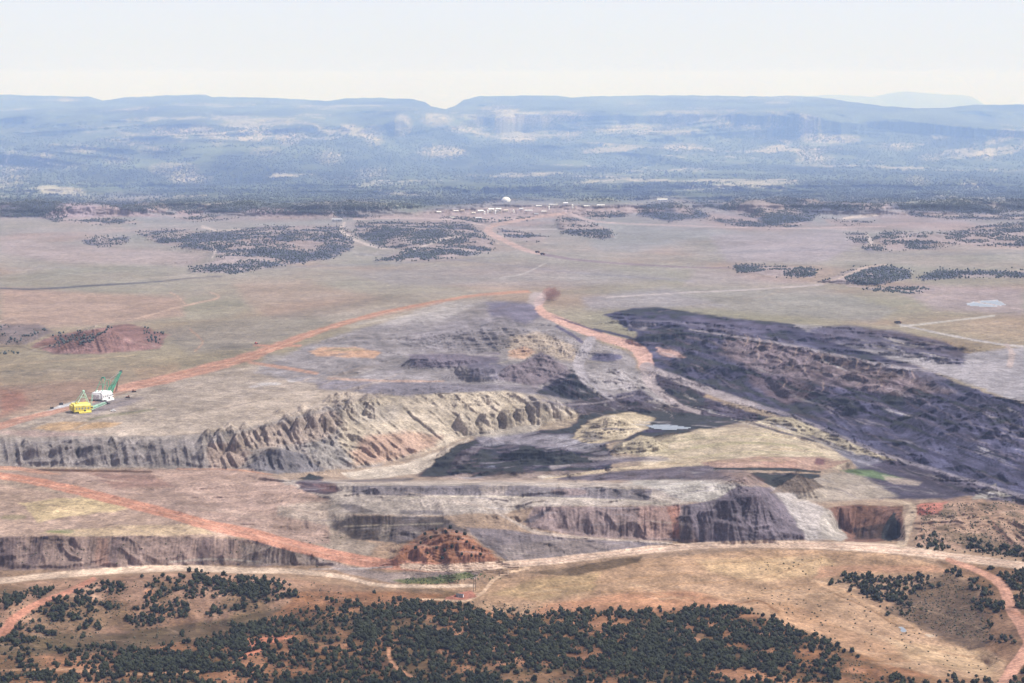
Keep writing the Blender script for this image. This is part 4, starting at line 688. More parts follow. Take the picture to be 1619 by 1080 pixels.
# far mesa on the horizon
def far_mesa():
    pr = [(1225,156),(1245,151.5),(1275,152),(1300,150),(1330,150.5),(1365,153),(1382,155),(1392,151),(1405,148),(1425,144.5),(1445,147),(1480,149.5),(1510,150.5),(1524,153),(1532,158),(1545,166),(1580,176)]
    xs = np.linspace(1215, 1585, 180); ys = np.interp(xs, [p[0] for p in pr], [p[1] for p in pr]) + .35 * fbm(xs / 9, xs * 0, 3, 8)
    me = bpy.data.meshes.new("distant_mesa"); V = []; F = []; nr = 12
    for j in range(nr):
        t = j / (nr - 1.)
        for x, y in zip(xs, ys):
            yd = 21000 + (0 if j < 6 else (j - 5) * 500); zt = hz_for(y, 21000)
            if j < 6:
                u = j / 5.; yd = 19800 + 1200 * u + 120 * vn(np.array([x / 9.]), np.array([u * 3]), 5)[0] * (1 - u); z = 60 + (zt - 60) * (u ** .8)
            else: z = zt - (j - 5) ** 2 * 9
            V.append(((x - CX) / FOC * 21200 * 1.0, yd, z))
    n = len(xs)
    for j in range(nr - 1):
        for i in range(n - 1): a = j * n + i; F.append((a, a + 1, a + n + 1, a + n))
    me.from_pydata(V, [], F); me.polygons.foreach_set("use_smooth", [True] * len(F)); o = bpy.data.objects.new("distant_mesa", me); C.collection.objects.link(o)
    me.materials.append(mat("mesa_rock", (.12, .11, .09), .95, .1, (.004, .3))); o["kind"] = "structure"
far_mesa()
# ------------------------------------------------------------------ placing things on the ground
ZF = Z[NT:NT + len(rows_f), 24:24 + len(np.arange(-200, 1820, 1.35))]
def zat(px, py): return samp(ZF, np.asarray(px, float), np.asarray(py, float), -200, 176, 1.35, 1.35)
def at(px, py):
    z = zat([px], [py])[0]; x, y = world(px, py, z); return Vector((x, y, z))
def tag(o, label=None, cat=None, group=None, kind=None):
    if label: o["label"] = label
    if cat: o["category"] = cat
    if group: o["group"] = group
    if kind: o["kind"] = kind
    return o
def empty(name, loc, rz=0):
    o = bpy.data.objects.new(name, None); C.collection.objects.link(o); o.location = loc; o.rotation_euler = (0, 0, rz); return o
class MB:
    def __init__(s): s.v = []; s.f = []
    def box(s, x, y, z, sx, sy, sz, top=1.0, rz=0):
        b = len(s.v); ca, sa = math.cos(rz), math.sin(rz)
        for k, t in ((0, 1), (1, top)):
            for i, j in ((-1, -1), (1, -1), (1, 1), (-1, 1)):
                u, v = i * sx / 2 * t, j * sy / 2 * t; s.v.append((x + u * ca - v * sa, y + u * sa + v * ca, z + k * sz))
        s.f += [tuple(b + q for q in f) for f in ((3, 2, 1, 0), (4, 5, 6, 7), (0, 1, 5, 4), (1, 2, 6, 5), (2, 3, 7, 6), (3, 0, 4, 7))]; return s
    def tube(s, a, c, r, r2=None, n=6):
        a = Vector(a); c = Vector(c); r2 = r if r2 is None else r2; d = (c - a).normalized(); u = d.orthogonal().normalized(); v = d.cross(u); b = len(s.v)
        for p, q in ((a, r), (c, r2)):
            for k in range(n): t = 2 * math.pi * k / n; s.v.append(tuple(p + u * math.cos(t) * q + v * math.sin(t) * q))
        s.f += [(b + k, b + (k + 1) % n, b + n + (k + 1) % n, b + n + k) for k in range(n)] + [tuple(b + k for k in range(n))[::-1], tuple(b + n + k for k in range(n))]; return s
    def prism(s, prof, x0, x1):          # prof in (y,z), extruded in x
        b = len(s.v); n = len(prof)
        for x in (x0, x1): s.v += [(x, y, z) for y, z in prof]
        s.f += [(b + k, b + (k + 1) % n, b + n + (k + 1) % n, b + n + k) for k in range(n)] + [tuple(b + k for k in range(n))[::-1], tuple(b + n + k for k in range(n))]; return s
    def rev(s, x, y, prof, n=16):
        b = len(s.v)
        for r, z in prof:
            for k in range(n): t = 2 * math.pi * k / n; s.v.append((x + r * math.cos(t), y + r * math.sin(t), z))
        for j in range(len(prof) - 1): s.f += [(b + j * n + k, b + j * n + (k + 1) % n, b + (j + 1) * n + (k + 1) % n, b + (j + 1) * n + k) for k in range(n)]
        s.f.append(tuple(b + (len(prof) - 1) * n + k for k in range(n))); return s
    def lattice(s, a, c, w0, w1, n, th, h0=None, h1=None):
        a = Vector(a); c = Vector(c); d = (c - a).normalized(); u = d.cross(Vector((0, 0, 1))).normalized(); v = u.cross(d); h0 = h0 or w0; h1 = h1 or w1
        P = []
        for k in range(n + 1):
            t = k / n; p = a.lerp(c, t); w = w0 + (w1 - w0) * t; h = h0 + (h1 - h0) * t; P.append([p + u * i * w / 2 + v * j * h / 2 for i, j in ((-1, -1), (1, -1), (1, 1), (-1, 1))])
        for q in range(4): s.tube(P[0][q], P[n][q], th, th, 4)
        for k in range(n):
            for q in range(4): s.tube(P[k][q], P[k + 1][(q + 1) % 4], th * .6, th * .6, 3); s.tube(P[k][q], P[k][(q + 1) % 4], th * .6, th * .6, 3)
        return s
    def mesh(s, name, m, smooth=False):
        me = bpy.data.meshes.new(name); me.from_pydata(s.v, [], s.f); me.materials.append(m)
        if smooth: me.polygons.foreach_set("use_smooth", [True] * len(s.f))
        bm = bmesh.new(); bm.from_mesh(me); bmesh.ops.recalc_face_normals(bm, faces=bm.faces); bm.to_mesh(me); bm.free(); return me
    def build(s, name, m, parent=None, smooth=False):
        o = bpy.data.objects.new(name, s.mesh(name, m, smooth)); C.collection.objects.link(o); o.parent = parent; return o
M = {k: mat(k, *v) for k, v in dict(yellow=((.62, .52, .09), .5, .4), white=((.66, .66, .66), .5, .4), mint=((.42, .66, .52), .5, .4), green=((.05, .28, .17), .5, .4), dark=((.05, .05, .055), .6, .4), steel=((.22, .23, .24), .5, .5),
    glass=((.05, .07, .09), .15, .6), cream=((.72, .68, .58), .7, .2), tan=((.55, .46, .36), .7, .2), grey=((.42, .43, .44), .7, .2), pale=((.78, .78, .74), .7, .2), red=((.40, .08, .05), .6, .3), rust=((.22, .11, .07), .8, .2), wood=((.11, .08, .06), .9, .1),
    bark=((.10, .075, .055), .95, .05), tyre=((.03, .03, .03), .9, .1), roofgreen=((.16, .26, .22), .6, .3), roofgrey=((.35, .36, .38), .6, .3), blue=((.12, .2, .36), .6, .3)).items()}
# ------------------------------------------------------------------ walking draglines
def dragline(px, py, rz, label, body, trim, boom_m, tip, L, foot=None, mast_h=15, second=None, kind='lifted', sc=1.0):
    t = tag(empty("dragline_excavator", at(px, py), rz), label, "dragline excavator", "draglines parked beside the red haul road")
    t.scale = (sc, sc, sc)
    MB().rev(0, 0, [(10.5, -.6), (10.5, 1.6), (9.6, 2.0), (8, 2.1)], 28).build("base_tub", M['dark'], t)
    for s in (-1, 1):
        sh = MB().prism([(s * 12.2 - 1.6, -.2), (s * 12.2 + 1.6, -.2), (s * 12.2 + 1.6, 1.6), (s * 12.2, 2.4), (s * 12.2 - 1.6, 1.6)], -9, 9).build("walking_shoe", trim, t)
        MB().tube((0, s * 11.0, 3.2), (0, s * 12.6, 3.2), 1.5, 1.5, 12).build("walking_cam", M['dark'], sh)
    hs = MB().prism([(-10, 2.2), (10, 2.2), (10.4, 3), (10.4, 10.5), (8.2, 13), (-8.2, 13), (-10.4, 10.5), (-10.4, 3)], -15, 9).box(-16.4, 0, 4, 2.8, 15, 7, .93).build("house", body, t)
    for y in (-6, 0, 6): MB().box(-8 + y * .2, y, 13, 5, 3, 1.6, .85).build("roof_vent", body, hs)
    for k in range(5):
        MB().box(-12 + k * 4.4, -10.46, 5.5, 2.2, .2, 2.6).build("louvre", M['steel'], hs); MB().box(-12 + k * 4.4, 10.46, 5.5, 2.2, .2, 2.6).build("louvre", M['steel'], hs)
    MB().box(-3, 0, 2.25, 26, 23.4, .5).build("walkway", trim, t)
    cb = MB().box(10.6, -7.8, 4.5, 4, 3.6, 4, .96).build("operator_cab", body, t); MB().box(12.6, -7.8, 6.0, .16, 3.0, 1.8).build("window", M['glass'], cb); MB().box(10.8, -9.56, 6.0, 3.0, .16, 1.8).build("window", M['glass'], cb)
    ga = MB()
    for s in (-1, 1): ga.tube((8, s * 6, 12.6), (2, s * 3.2, 13 + mast_h), .55, .4).tube((-10, s * 6, 12.6), (2, s * 3.2, 13 + mast_h), .5, .4).tube((5, s * 4.6, 13 + mast_h * .5), (-4, s * 4.6, 13 + mast_h * .5), .3, .3, 4)
    ga.tube((2, -3.2, 13 + mast_h), (2, 3.2, 13 + mast_h), .5).box(2, 0, 12.6 + mast_h, 2.4, 5, 1.8).build("gantry", boom_m, t)
    foot = Vector(foot or (11, 0, 4)); tip = Vector(tip)
    bm_ = MB()
    for s in (-1, 1): bm_.lattice(foot + Vector((0, s * 4.5, 0)), foot.lerp(tip, .45) + Vector((0, s * 1.9, 0)), 2.6, 2.2, 7, .34)
    bm_.lattice(foot.lerp(tip, .43), tip, 5.4, 2.4, 9, .34, 3.2, 2.2); bo = bm_.build("boom", boom_m, t)
    MB().tube(tip + Vector((0, -1.4, 0)), tip + Vector((0, 1.4, 0)), 2.0, 2.0, 14).build("boom_sheave", M['dark'], bo)
    mt = foot + Vector((4, 0, mast_h * 1.15)); ma = MB()
    for s in (-1, 1): ma.tube(foot + Vector((0, s * 4, 0)), mt + Vector((0, s * 1.5, 0)), .5, .35)
    ma.tube(mt + Vector((0, -1.8, 0)), mt + Vector((0, 1.8, 0)), .6).build("mast", boom_m, t)
    ca = MB()
    for s in (-1, 1): ca.tube((2, s * 2.6, 13 + mast_h), mt + Vector((0, s, 0)), .16, .16, 4).tube(mt + Vector((0, s, 0)), tip, .16, .16, 4).tube(mt + Vector((0, s, 0)), foot.lerp(tip, .55), .14, .14, 4)
    ca.build("support_cable", M['steel'], t)
    return t
d1 = dragline(163, 632, R(65), "large white dragline with its dark green boom raised high, farther from the camera", M['white'], M['pale'], M['green'], (50, 3, 36), 70, (11, 0, 5), 20)
d2 = dragline(131, 651, R(28), "smaller yellow dragline with a green gantry and pale mint boom lowered low", M['yellow'], M['yellow'], M['mint'], (36, 4, 10), 60, (11, 0, 4), 17)
# dark lattice poles and plant by the machines
def lattice_mast(px, py, lean, h, label):
    t = tag(empty("lattice_mast", at(px, py)), label, "mast", "leaning dark masts by the white dragline")
    MB().lattice((0, 0, 0), (lean, 0, h), 1.3, .5, 9, .16).build("mast_frame", M['rust'], t); MB().box(0, 0, -.3, 2.4, 2.4, .7).build("footing", M['dark'], t)
lattice_mast(182.5, 619, 4, 17, "upright dark lattice mast nearest the white dragline"); lattice_mast(184.5, 617, 3.4, 21, "taller dark lattice mast leaning right beside the red road")
def dozer(px, py, rz, label, body, sc=1.0):
    t = tag(empty("bulldozer", at(px, py), rz), label, "bulldozer"); t.scale = (sc,) * 3
    for s in (-1, 1): MB().prism([(s * 1.35 - .35, 0), (s * 1.35 + .35, 0), (s * 1.35 + .35, 1.2), (s * 1.35 - .35, 1.2)], -2.6, 2.4).build("track", M['tyre'], t)
    MB().box(.9, 0, .7, 2.8, 1.7, 1.3, .95).build("engine_hood", body, t); c = MB().box(-1.2, 0, .7, 1.7, 1.9, 2.5, .9).build("cab", body, t); MB().box(-.36, 0, 2.0, .1, 1.5, .9).build("window", M['glass'], c)
    MB().prism([(-2.2, .1), (2.2, .1), (2.2, 1.5), (-2.2, 1.5)], 3.1, 3.35).build("blade", M['steel'], t); MB().tube((-2.5, 0, .9), (-3.7, 0, .2), .2, .1).build("ripper", M['steel'], t)
dozer(212, 620, R(10), "dark bulldozer parked farthest right of the draglines beside the red road", M['rust'], 1.3); dozer(202, 629, R(200), "dark bulldozer parked just below the red road behind the draglines", M['rust'], 1.2); dozer(405, 544, R(60), "reddish bulldozer parked on the red spur of the haul road", M['red'], 1.2)
def bucket(px, py, label, rz):
    t = tag(empty("dragline_bucket", at(px, py), rz), label, "bucket")
    MB().prism([(-2, 0), (2, 0), (2, 2.6), (1.7, 2.6), (1.7, .3), (-1.7, .3), (-1.7, 2.6), (-2, 2.6)], -2.6, 2.4).box(-2.8, 0, 0, .3, 4, 2.6).build("shell", M['dark'], t)
    a = MB(); [a.tube((2.2, s * 1.85, 2.4), (.6, s * .8, 5.2), .16, .16, 5) for s in (-1, 1)]; a.tube((.6, -.8, 5.2), (.6, .8, 5.2), .16).build("arch", M['steel'], t)
bucket(97, 640, "dark dragline bucket on the back edge of the white gravel pad", .4); bucket(82, 646, "dark dragline bucket near the left end of the white gravel pad", 2)
bucket(171, 639, "dark dragline bucket on the ground in front of the white dragline", 1.2)
def truck(px, py, rz, label, body, bed, sc, cat="haul truck"):
    t = tag(empty(cat.replace(' ', '_'), at(px, py), rz), label, cat); t.scale = (sc,) * 3
    MB().box(0, 0, 1.1, 7.6, 2.2, .6).build("chassis", M['dark'], t)
    c = MB().box(3.2, 0, 1.7, 1.9, 3.0, 1.6, .92).build("cab", body, t); MB().box(4.12, 0, 2.4, .1, 2.3, .7).build("window", M['glass'], c)
    MB().prism([(-1.9, 1.9), (1.9, 1.9), (2.3, 3.6), (2.1, 3.6), (1.8, 2.2), (-1.8, 2.2), (-2.1, 3.6), (-2.3, 3.6)], -4.4, 2.0).build("dump_bed", bed, t)
    for x in (2.6, -2.4):
        for s in (-1, 1): MB().tube((x, s * 1.3, .95), (x, s * 2.0, .95), .95, .95, 12).build("wheel", M['tyre'], t)
truck(1421, 511.5, R(-20), "dark haul truck alone on the pale east track above the spoil dump", M['rust'], M['dark'], 1.3); truck(1417, 510.8, R(-20), "low dark truck just left of the haul truck on the pale east track", M['rust'], M['dark'], .9)
truck(850, 400, R(-25), "dark haul truck on the curving road below the mine offices", M['rust'], M['dark'], 1.6); truck(858, 403, R(-20), "second dark haul truck following down the curving road below the mine offices", M['rust'], M['dark'], 1.6)
def pickup(px, py, rz, label, body, sc=1.0):
    t = tag(empty("pickup_truck", at(px, py), rz), label, "pickup truck"); t.scale = (sc,) * 3
    b = MB().prism([(-.95, .5), (.95, .5), (.95, 1.1), (-.95, 1.1)], -2.7, 2.7).build("body", body, t); c = MB().box(.3, 0, 1.1, 2.0, 1.7, .8, .85).build("cab", body, t); MB().box(.3, 0, 1.2, 1.6, 1.66, .42, .95).build("window", M['glass'], c)
    for x in (1.8, -1.8):
        for s in (-1, 1): MB().tube((x, s * .75, .4), (x, s * 1.0, .4), .4, .4, 10).build("wheel", M['tyre'], t)
pickup(179, 650.5, .2, "white pickup truck parked on bare ground below the yellow dragline", M['white'], 1.5)
# pump shed and power line by the lower road
t = tag(empty("pump_shed", at(727, 944), R(-12)), "dark pump shed with a white end wall on a red pad by the road", "shed")
MB().box(0, 0, 0, 7.4, 3.0, 2.8).build("wall", M['steel'], t); MB().prism([(-1.75, 2.8), (1.75, 2.8), (0, 3.7)], -4.0, 4.0).build("roof", M['dark'], t); MB().box(3.78, 0, .05, .14, 2.9, 3.3).build("end_panel", M['white'], t); MB().box(-1.2, -1.55, 0, 1, .1, 2.1).build("door", M['grey'], t); MB().tube((-5.6, .3, .9), (-4.0, .3, .9), .9, .9, 12).build("tank", M['red'], t)
def pole(px, py, h, label, arm):
    t = tag(empty("utility_pole", at(px, py)), label, "utility pole", "wooden power poles by the pump shed")
    MB().tube((0, 0, -.5), (0, 0, h), .26, .16, 8).build("post", M['wood'], t)
    if arm: a = MB().box(0, 0, h - 1.2, arm, .18, .22).build("crossarm", M['wood'], t); [MB().tube((s * arm * .45, 0, h - 1.0), (s * arm * .45, 0, h - .6), .09, .07).build("insulator", M['pale'], a) for s in (-1, 1)]
pole(748.6, 935.5, 15, "left dark wooden power pole between the pump shed and the road fork", 2.6); pole(751.8, 934.5, 18, "right taller power pole between the pump shed and the road fork", 3.2); pole(790, 911, 6, "short pale pole beside the track where it joins the main road", 0)
# ------------------------------------------------------------------ mine buildings in the far valley
def shed(px, py, w_, l_, h_, rz, label, wall, roof, cat="mine building", name="mine_building", group="pale mine buildings in the far valley", doors=2, wins=3):
    t = tag(empty(name, at(px, py) - Vector((0, 0, .4)), rz), label, cat, group); ht = h_ * 1.22
    wl = MB().prism([(-l_ / 2, 0), (l_ / 2, 0), (l_ / 2, h_), (0, ht), (-l_ / 2, h_)], -w_ / 2, w_ / 2).build("wall", wall, t)
    rf = MB()
    for s in (-1, 1): rf.prism([(s * (l_ / 2 + .5), h_ - .1), (s * (l_ / 2 + .5), h_ + .25), (0, ht + .5), (0, ht + .12)], -w_ / 2 - .5, w_ / 2 + .5)
    r_ = rf.build("roof", roof, t)
    for k in range(max(1, int(w_ / 18))): MB().box(-w_ / 2 + (k + .5) * w_ / max(1, int(w_ / 18)), 0, ht + .3, 1.5, 1.5, 1).build("roof_vent", M['steel'], r_)
    for k in range(doors): x = -w_ / 2 + (k + .5) * w_ / max(doors, 1) * .5 + w_ * .05; MB().box(x, -l_ / 2 - .06, 0, min(5, w_ / 7), .12, h_ * .62).build("door", M['grey'], t)
    for k in range(wins): x = w_ * .08 + (k + .5) * w_ * .4 / max(wins, 1); MB().box(x, -l_ / 2 - .06, h_ * .35, min(2.5, w_ / 12), .12, h_ * .28).build("window", M['glass'], t)
    return t
shed(1047, 318.5, 42, 18, 9, 0, "long bright white shed standing alone at the edge of the eastern woodland", M['white'], M['white'])
shed(533, 350.5, 36, 16, 9, R(4), "grey green shed at the head of the switchback track through the wooded knoll", M['grey'], M['roofgrey'])
B = [(694,337,16,10,6,"cream shed at the far left end of the mine office yard",'cream','pale'),(721,335,18,10,5,"low tan workshop second from the left end of the office yard",'tan','pale'),(731,334,14,9,5,"tan hut right of the low workshop near the yard's left end",'tan','tan'),
     (749,338,14,10,5,"small cream hut in the front row of the office yard",'cream','cream'),(760,336,22,14,8,"wide cream workshop left of the big row of silos",'cream','pale'),(777,335,20,16,11,"tall cream plant building with dark bays in the middle of the yard",'cream','pale'),
     (788,335,20,16,12,"tallest cream plant building at the yard centre",'cream','pale'),(800,335,16,12,7,"small cream building on the right of the plant",'cream','tan'),(757,346,24,10,5,"low white office in front of the yard beside the road",'white','white'),
     (824,332,14,10,6,"white hut east of the plant building",'white','white'),(836,334,28,8,4,"long low white trailer row east of the plant",'white','pale'),(848,339,16,8,4,"grey hut below the long trailer row",'grey','grey'),(860,336,18,9,5,"pale tan shed at the yard's eastern side",'tan','pale'),
     (875,325,34,10,5,"long white roofed store by the road junction above the yard",'cream','white'),(894,324,18,14,8,"taller white shed at the road junction above the yard",'white','white'),(852,327,22,10,5,"low dark trimmed shed behind the yard under the dome",'grey','pale'),
     (928,327,24,10,4,"low pale store right of the road junction",'tan','pale'),(950,326,28,12,5,"flat pale depot farthest right of the road junction",'cream','pale'),(715,345,16,9,4,"tan trailer office on the lane west of the white office",'tan','pale')]
for k, (x, y, w_, l_, h_, lb, a, b_) in enumerate(B): shed(x, y, w_, l_, h_, R((k * 7) % 11 - 5), lb, M[a], M[b_])
t = tag(empty("storage_dome", at(800, 318.5)), "white storage dome on the rise above the mine yard", "storage dome")
MB().rev(0, 0, [(19, -1), (19, 3)] + [(19 * math.cos(a), 3 + 15 * math.sin(a)) for a in [k * math.pi / 2 / 9 for k in range(1, 9)]] + [(1.5, 18)], 36).build("dome_shell", M['white'], t, True); MB().rev(0, 0, [(2, 17.8), (2, 19.6), (1, 20.2)], 12).build("cap_vent", M['grey'], t); MB().box(0, -18.6, -.5, 5, 1.6, 5).build("door", M['grey'], t); MB().box(13, 8, 0, 14, 6, 3).build("conveyor_gallery", M['pale'], t)
for k, (x, y) in enumerate(((766,338),(771,337),(783,338),(812,336),(868,331),(905,329))):
    t = tag(empty("storage_silo", at(x, y)), ["squat silo left of the plant building", "squat silo touching the plant building's left side", "slim silo in front of the plant building", "slim silo on the open ground right of the plant", "silo beside the long white roofed store", "silo right of the tall junction shed"][k], "silo", "pale silos around the mine yard")
    MB().rev(0, 0, [(3, -.5), (3, 9 + k % 3 * 2), (.8, 11 + k % 3 * 2)], 14).build("silo_body", M['pale'], t); MB().box(3.2, 0, 0, .5, .8, 10).build("ladder", M['steel'], t)
# ------------------------------------------------------------------ trees
LEAF = mat("juniper_foliage", (.022, .026, .012), .85, .15, (.11, .55)); LEAF2 = mat("pinyon_foliage", (.017, .024, .012), .85, .15, (.10, .5)); LEAF3 = mat("far_foliage", (.055, .066, .060), .9, .1, (.01, .4)); SAGE = mat("sagebrush", (.085, .08, .052), .9, .1, (1, .3))
def ico(n):
    bm = bmesh.new(); bmesh.ops.create_icosphere(bm, subdivisions=n, radius=1); v = np.array([q.co[:] for q in bm.verts]); f = np.array([[q.index for q in p.verts] for p in bm.faces]); bm.free(); return v, f
I1, I2 = ico(1), ico(2)
def crown_arrays(seed, lobes, leaves, base):
    rs = np.random.RandomState(seed); V = []; F = []; n = 0
    for k in range(lobes):
        v, f = base; r = .62 if k == 0 else rs.uniform(.28, .42); a = rs.uniform(0, 6.28); d = 0 if k == 0 else rs.uniform(.35, .55); c = np.array([d * math.cos(a), d * math.sin(a), .55 if k == 0 else rs.uniform(.3, .95)])
        q = v * r * (1 + rs.uniform(-.24, .24, (len(v), 1))) * np.array([1, 1, .95]) + c; V.append(q); F.append(f + n); n += len(q)
    for k in range(leaves):
        u = rs.randn(3); u /= np.linalg.norm(u); c = u * np.array([.74, .74, .62]) * rs.uniform(.8, 1.15) + np.array([0, 0, .62]); q = c + rs.randn(3, 3) * .13; V.append(q); F.append(np.array([[n, n + 1, n + 2]])); n += 3
    V = np.concatenate(V); V[:, 2] = np.maximum(V[:, 2], .05); return V, np.concatenate(F)
def raw_mesh(name, V, F, m, smooth=False):
    me = bpy.data.meshes.new(name); nf = len(F); me.vertices.add(len(V)); me.vertices.foreach_set("co", V.astype(np.float32).ravel()); me.loops.add(nf * 3); me.loops.foreach_set("vertex_index", F.astype(np.int32).ravel())
    me.polygons.add(nf); me.polygons.foreach_set("loop_start", np.arange(0, nf * 3, 3, dtype=np.int32)); me.polygons.foreach_set("loop_total", np.full(nf, 3, np.int32)); me.update(calc_edges=True); me.materials.append(m); return me
rng = np.random.RandomState(21)
def scatter(poly, n, thr=-1.0, sc=30., seed=0, jt=0.0):
    xs = [p[0] for p in poly]; ys = [p[1] for p in poly]
    x = rng.uniform(min(xs), max(xs), n * 3); y = rng.uniform(min(ys), max(ys), n * 3); k = inpoly(poly, x, y); x, y = x[k][:n * 2], y[k][:n * 2]; x = x + rng.normal(0, jt * 2.5, len(x)); y = y + rng.normal(0, jt, len(y))
    z = zat(x, y); wx, wy = world(x, y, z); k = fbm(wx / sc, wy / sc, 3, seed) > thr; x, y, z, wx, wy = (q[k] for q in (x, y, z, wx, wy)); n = min(n, len(x)); return np.stack([x[:n], y[:n], wx[:n], wy[:n], z[:n]], 1)
ROADS = CLS[NT:NT + len(rows_f), 24:24 + ZF.shape[1]]
def offroad(a):
    i = np.clip(((a[:, 1] - 176) / 1.35).astype(int), 0, ROADS.shape[0] - 1); j = np.clip(((a[:, 0] + 200) / 1.35).astype(int), 0, ROADS.shape[1] - 1); c = ROADS[i, j]; return a[(c != 1) & (c != 2) & (c != 3)]
FW = [([(340,1002),(420,985),(520,952),(600,938),(640,950),(700,955),(780,978),(860,975),(920,960),(960,972),(1040,975),(1160,960),(1240,988),(1300,1012),(1380,1050),(1440,1075),(1500,1100),(1500,1150),(-40,1150),(-40,1060),(150,1052),(330,1035)], 9000, -.24, 34.), ([(-40,1040),(150,1020),(330,1010),(330,1060),(-40,1100)], 500, -.1, 30.), ([(1400,1085),(1560,1080),(1660,1060),(1660,1150),(1400,1150)], 300, -.3, 30.),
      ([(600,945),(860,975),(1160,960),(1240,990),(1260,1060),(900,1060),(560,1010)], 3600, -.3, 30.), ([(200,1028),(330,1012),(420,990),(380,1045),(340,1062),(180,1055)], 560, -.35, 30.),
      ([(340,1000),(420,975),(470,985),(420,1000)], 90, -.5, 30), ([(20,975),(150,925),(290,908),(440,922),(480,942),(380,965),(250,990),(100,1010),(-40,1030)], 1100, -.12, 26.), ([(290,906),(330,905),(460,925),(420,955),(360,945)], 260, -.35, 26),
      ([(-40,960),(0,945),(70,928),(80,938),(0,965)], 150, -1, 20), ([(1300,920),(1340,908),(1400,915),(1480,912),(1476,926),(1430,950),(1380,950)], 330, -.4, 25), ([(1390,950),(1440,945),(1430,975),(1400,972)], 36, -.3, 25),
      ([(1495,900),(1515,903),(1560,930),(1590,960),(1580,985),(1540,960)], 220, -.25, 25), ([(1540,960),(1580,985),(1600,1020),(1560,1010)], 36, 0, 25), ([(1560,898),(1660,905),(1660,990),(1608,960)], 300, -.3, 25),
      ([(1450,858),(1480,846),(1540,858),(1660,872),(1660,890),(1540,876),(1455,872)], 240, -.3, 25), ([(1600,1070),(1640,1040),(1680,1100),(1600,1120)], 40, -1, 20), ([(1500,1060),(1560,1080),(1540,1110),(1500,1100)], 24, -1, 20), ([(0,1000),(330,1000),(200,1030),(0,1045)], 50, .1, 20)]
allt = np.concatenate([offroad(scatter(p, n, th, sc, 200, 2.2)) for p, n, th, sc in FW])
opn = fbm(allt[:, 2] / 16, allt[:, 3] / 16, 2, 300); allt = allt[opn > -.5]
d = np.hypot(allt[:, 2], allt[:, 3]); inframe = (allt[:, 1] < 1086) & (allt[:, 0] > -6) & (allt[:, 0] < 1625)
order = np.argsort(np.where(inframe, d, 1e9)); near = allt[order[:290]]; rest = allt[order[290:]]
VAR = [crown_arrays(k, 5, 90, I2) for k in range(8)]; CRM = [raw_mesh("crown", v, f, (LEAF, LEAF2)[k % 2]) for k, (v, f) in enumerate(VAR)]
tb = MB().tube((0, 0, -.3), (.05, 0, .55), .11, .06).tube((.02, 0, .2), (.35, .1, .5), .05, .02, 5).tube((0, 0, .25), (-.3, .16, .55), .05, .02, 5).tube((.02, 0, .3), (.05, -.35, .6), .045, .02, 5).mesh("trunk", M['bark'])
def tree_obj(p, k, s, label, group, name="juniper_tree", cat="juniper tree"):
    t = bpy.data.objects.new(name, None); C.collection.objects.link(t); t.location = (p[2], p[3], p[4] - .1); t.rotation_euler = (0, 0, k * 1.7); t.scale = (s * 1.0, s * 1.0, s * (1.1 + .35 * ((k * 37 % 10) / 10.)))
    tag(t, label, cat, group)
    for nm, me in (("trunk", tb), ("crown", CRM[k % 8])): o = bpy.data.objects.new(nm, me); C.collection.objects.link(o); o.parent = t
sz = np.random.RandomState(4)
for k, p in enumerate(near): tree_obj(p, k, sz.uniform(1.3, 3.9), "dark green juniper in the dense wood along the bottom of the view", "junipers in the near wood")
KN = [(672,846),(681,852),(705,843),(690,868),(703,872),(715,866),(725,854),(738,858),(748,868),(676,876),(700,884),(730,878),(745,880),(657,868),(712,836),(690,838),(722,843),(760,878),(665,860),(735,846)]
for k, (x, y) in enumerate(KN):
    q = at(x, y); tree_obj((x, y, q.x, q.y, q.z), k + 3, sz.uniform(1.8, 2.7), "small dark juniper on the bare red knob behind the main haul road", "junipers on the red knob")
def shrub_mass(name, P, smin, smax, m, label, lo=False, cat="woodland", lv=None, flat=1.0):
    if lv is None: lv = 20
    vs = [crown_arrays(50 + k, 1 if lo else 3, 0 if lo else lv, I1) for k in range(6)]; V = []; F = []; n = 0; r = np.random.RandomState(9)
    for k, p in enumerate(P):
        v, f = vs[k % 6]; s = smin + (smax - smin) * r.uniform() ** 1.3; a = r.uniform(0, 6.28); ca, sa = math.cos(a), math.sin(a)
        q = np.stack([(v[:, 0] * ca - v[:, 1] * sa) * s + p[2], (v[:, 0] * sa + v[:, 1] * ca) * s + p[3], v[:, 2] * s * flat * r.uniform(1.05, 1.45) + p[4] - .15], 1); V.append(q); F.append(f + n); n += len(q)
    o = bpy.data.objects.new(name, raw_mesh(name, np.concatenate(V), np.concatenate(F), m)); C.collection.objects.link(o); tag(o, label, cat, None, "stuff"); return o
shrub_mass("woodland", rest, 1.0, 4.2, LEAF, "dark juniper and pinyon wood on the red foreground hills")
# sage and low scrub between the trees
sg = np.concatenate([offroad(scatter([(-60,925),(480,915),(560,940),(1160,970),(1400,1060),(1500,1140),(-60,1140)], 7000, -.25, 30, 210)), offroad(scatter([(1400,965),(1440,935),(1500,905),(1570,975),(1565,1020),(1440,985)], 700, -1, 20, 5)), offroad(scatter([(1450,800),(1640,788),(1640,870),(1460,862)], 900, -.1, 14, 7)), offroad(scatter([(0,850),(540,850),(540,900),(0,900)], 120, -.1, 14, 9))])
shrub_mass("sagebrush", sg, .6, 1.9, SAGE, "grey green sagebrush scattered over the red soil", True, "scrub", 0, .7)
gw = offroad(scatter([(640,915),(745,905),(800,915),(700,924),(640,925)], 130, -1, 14, 9)); shrub_mass("green_brush", gw, .8, 1.8, mat("brush", (.07, .10, .04), .9, .1), "bright green brush in the ditch under the main haul road", True, "brush", 0, .7)
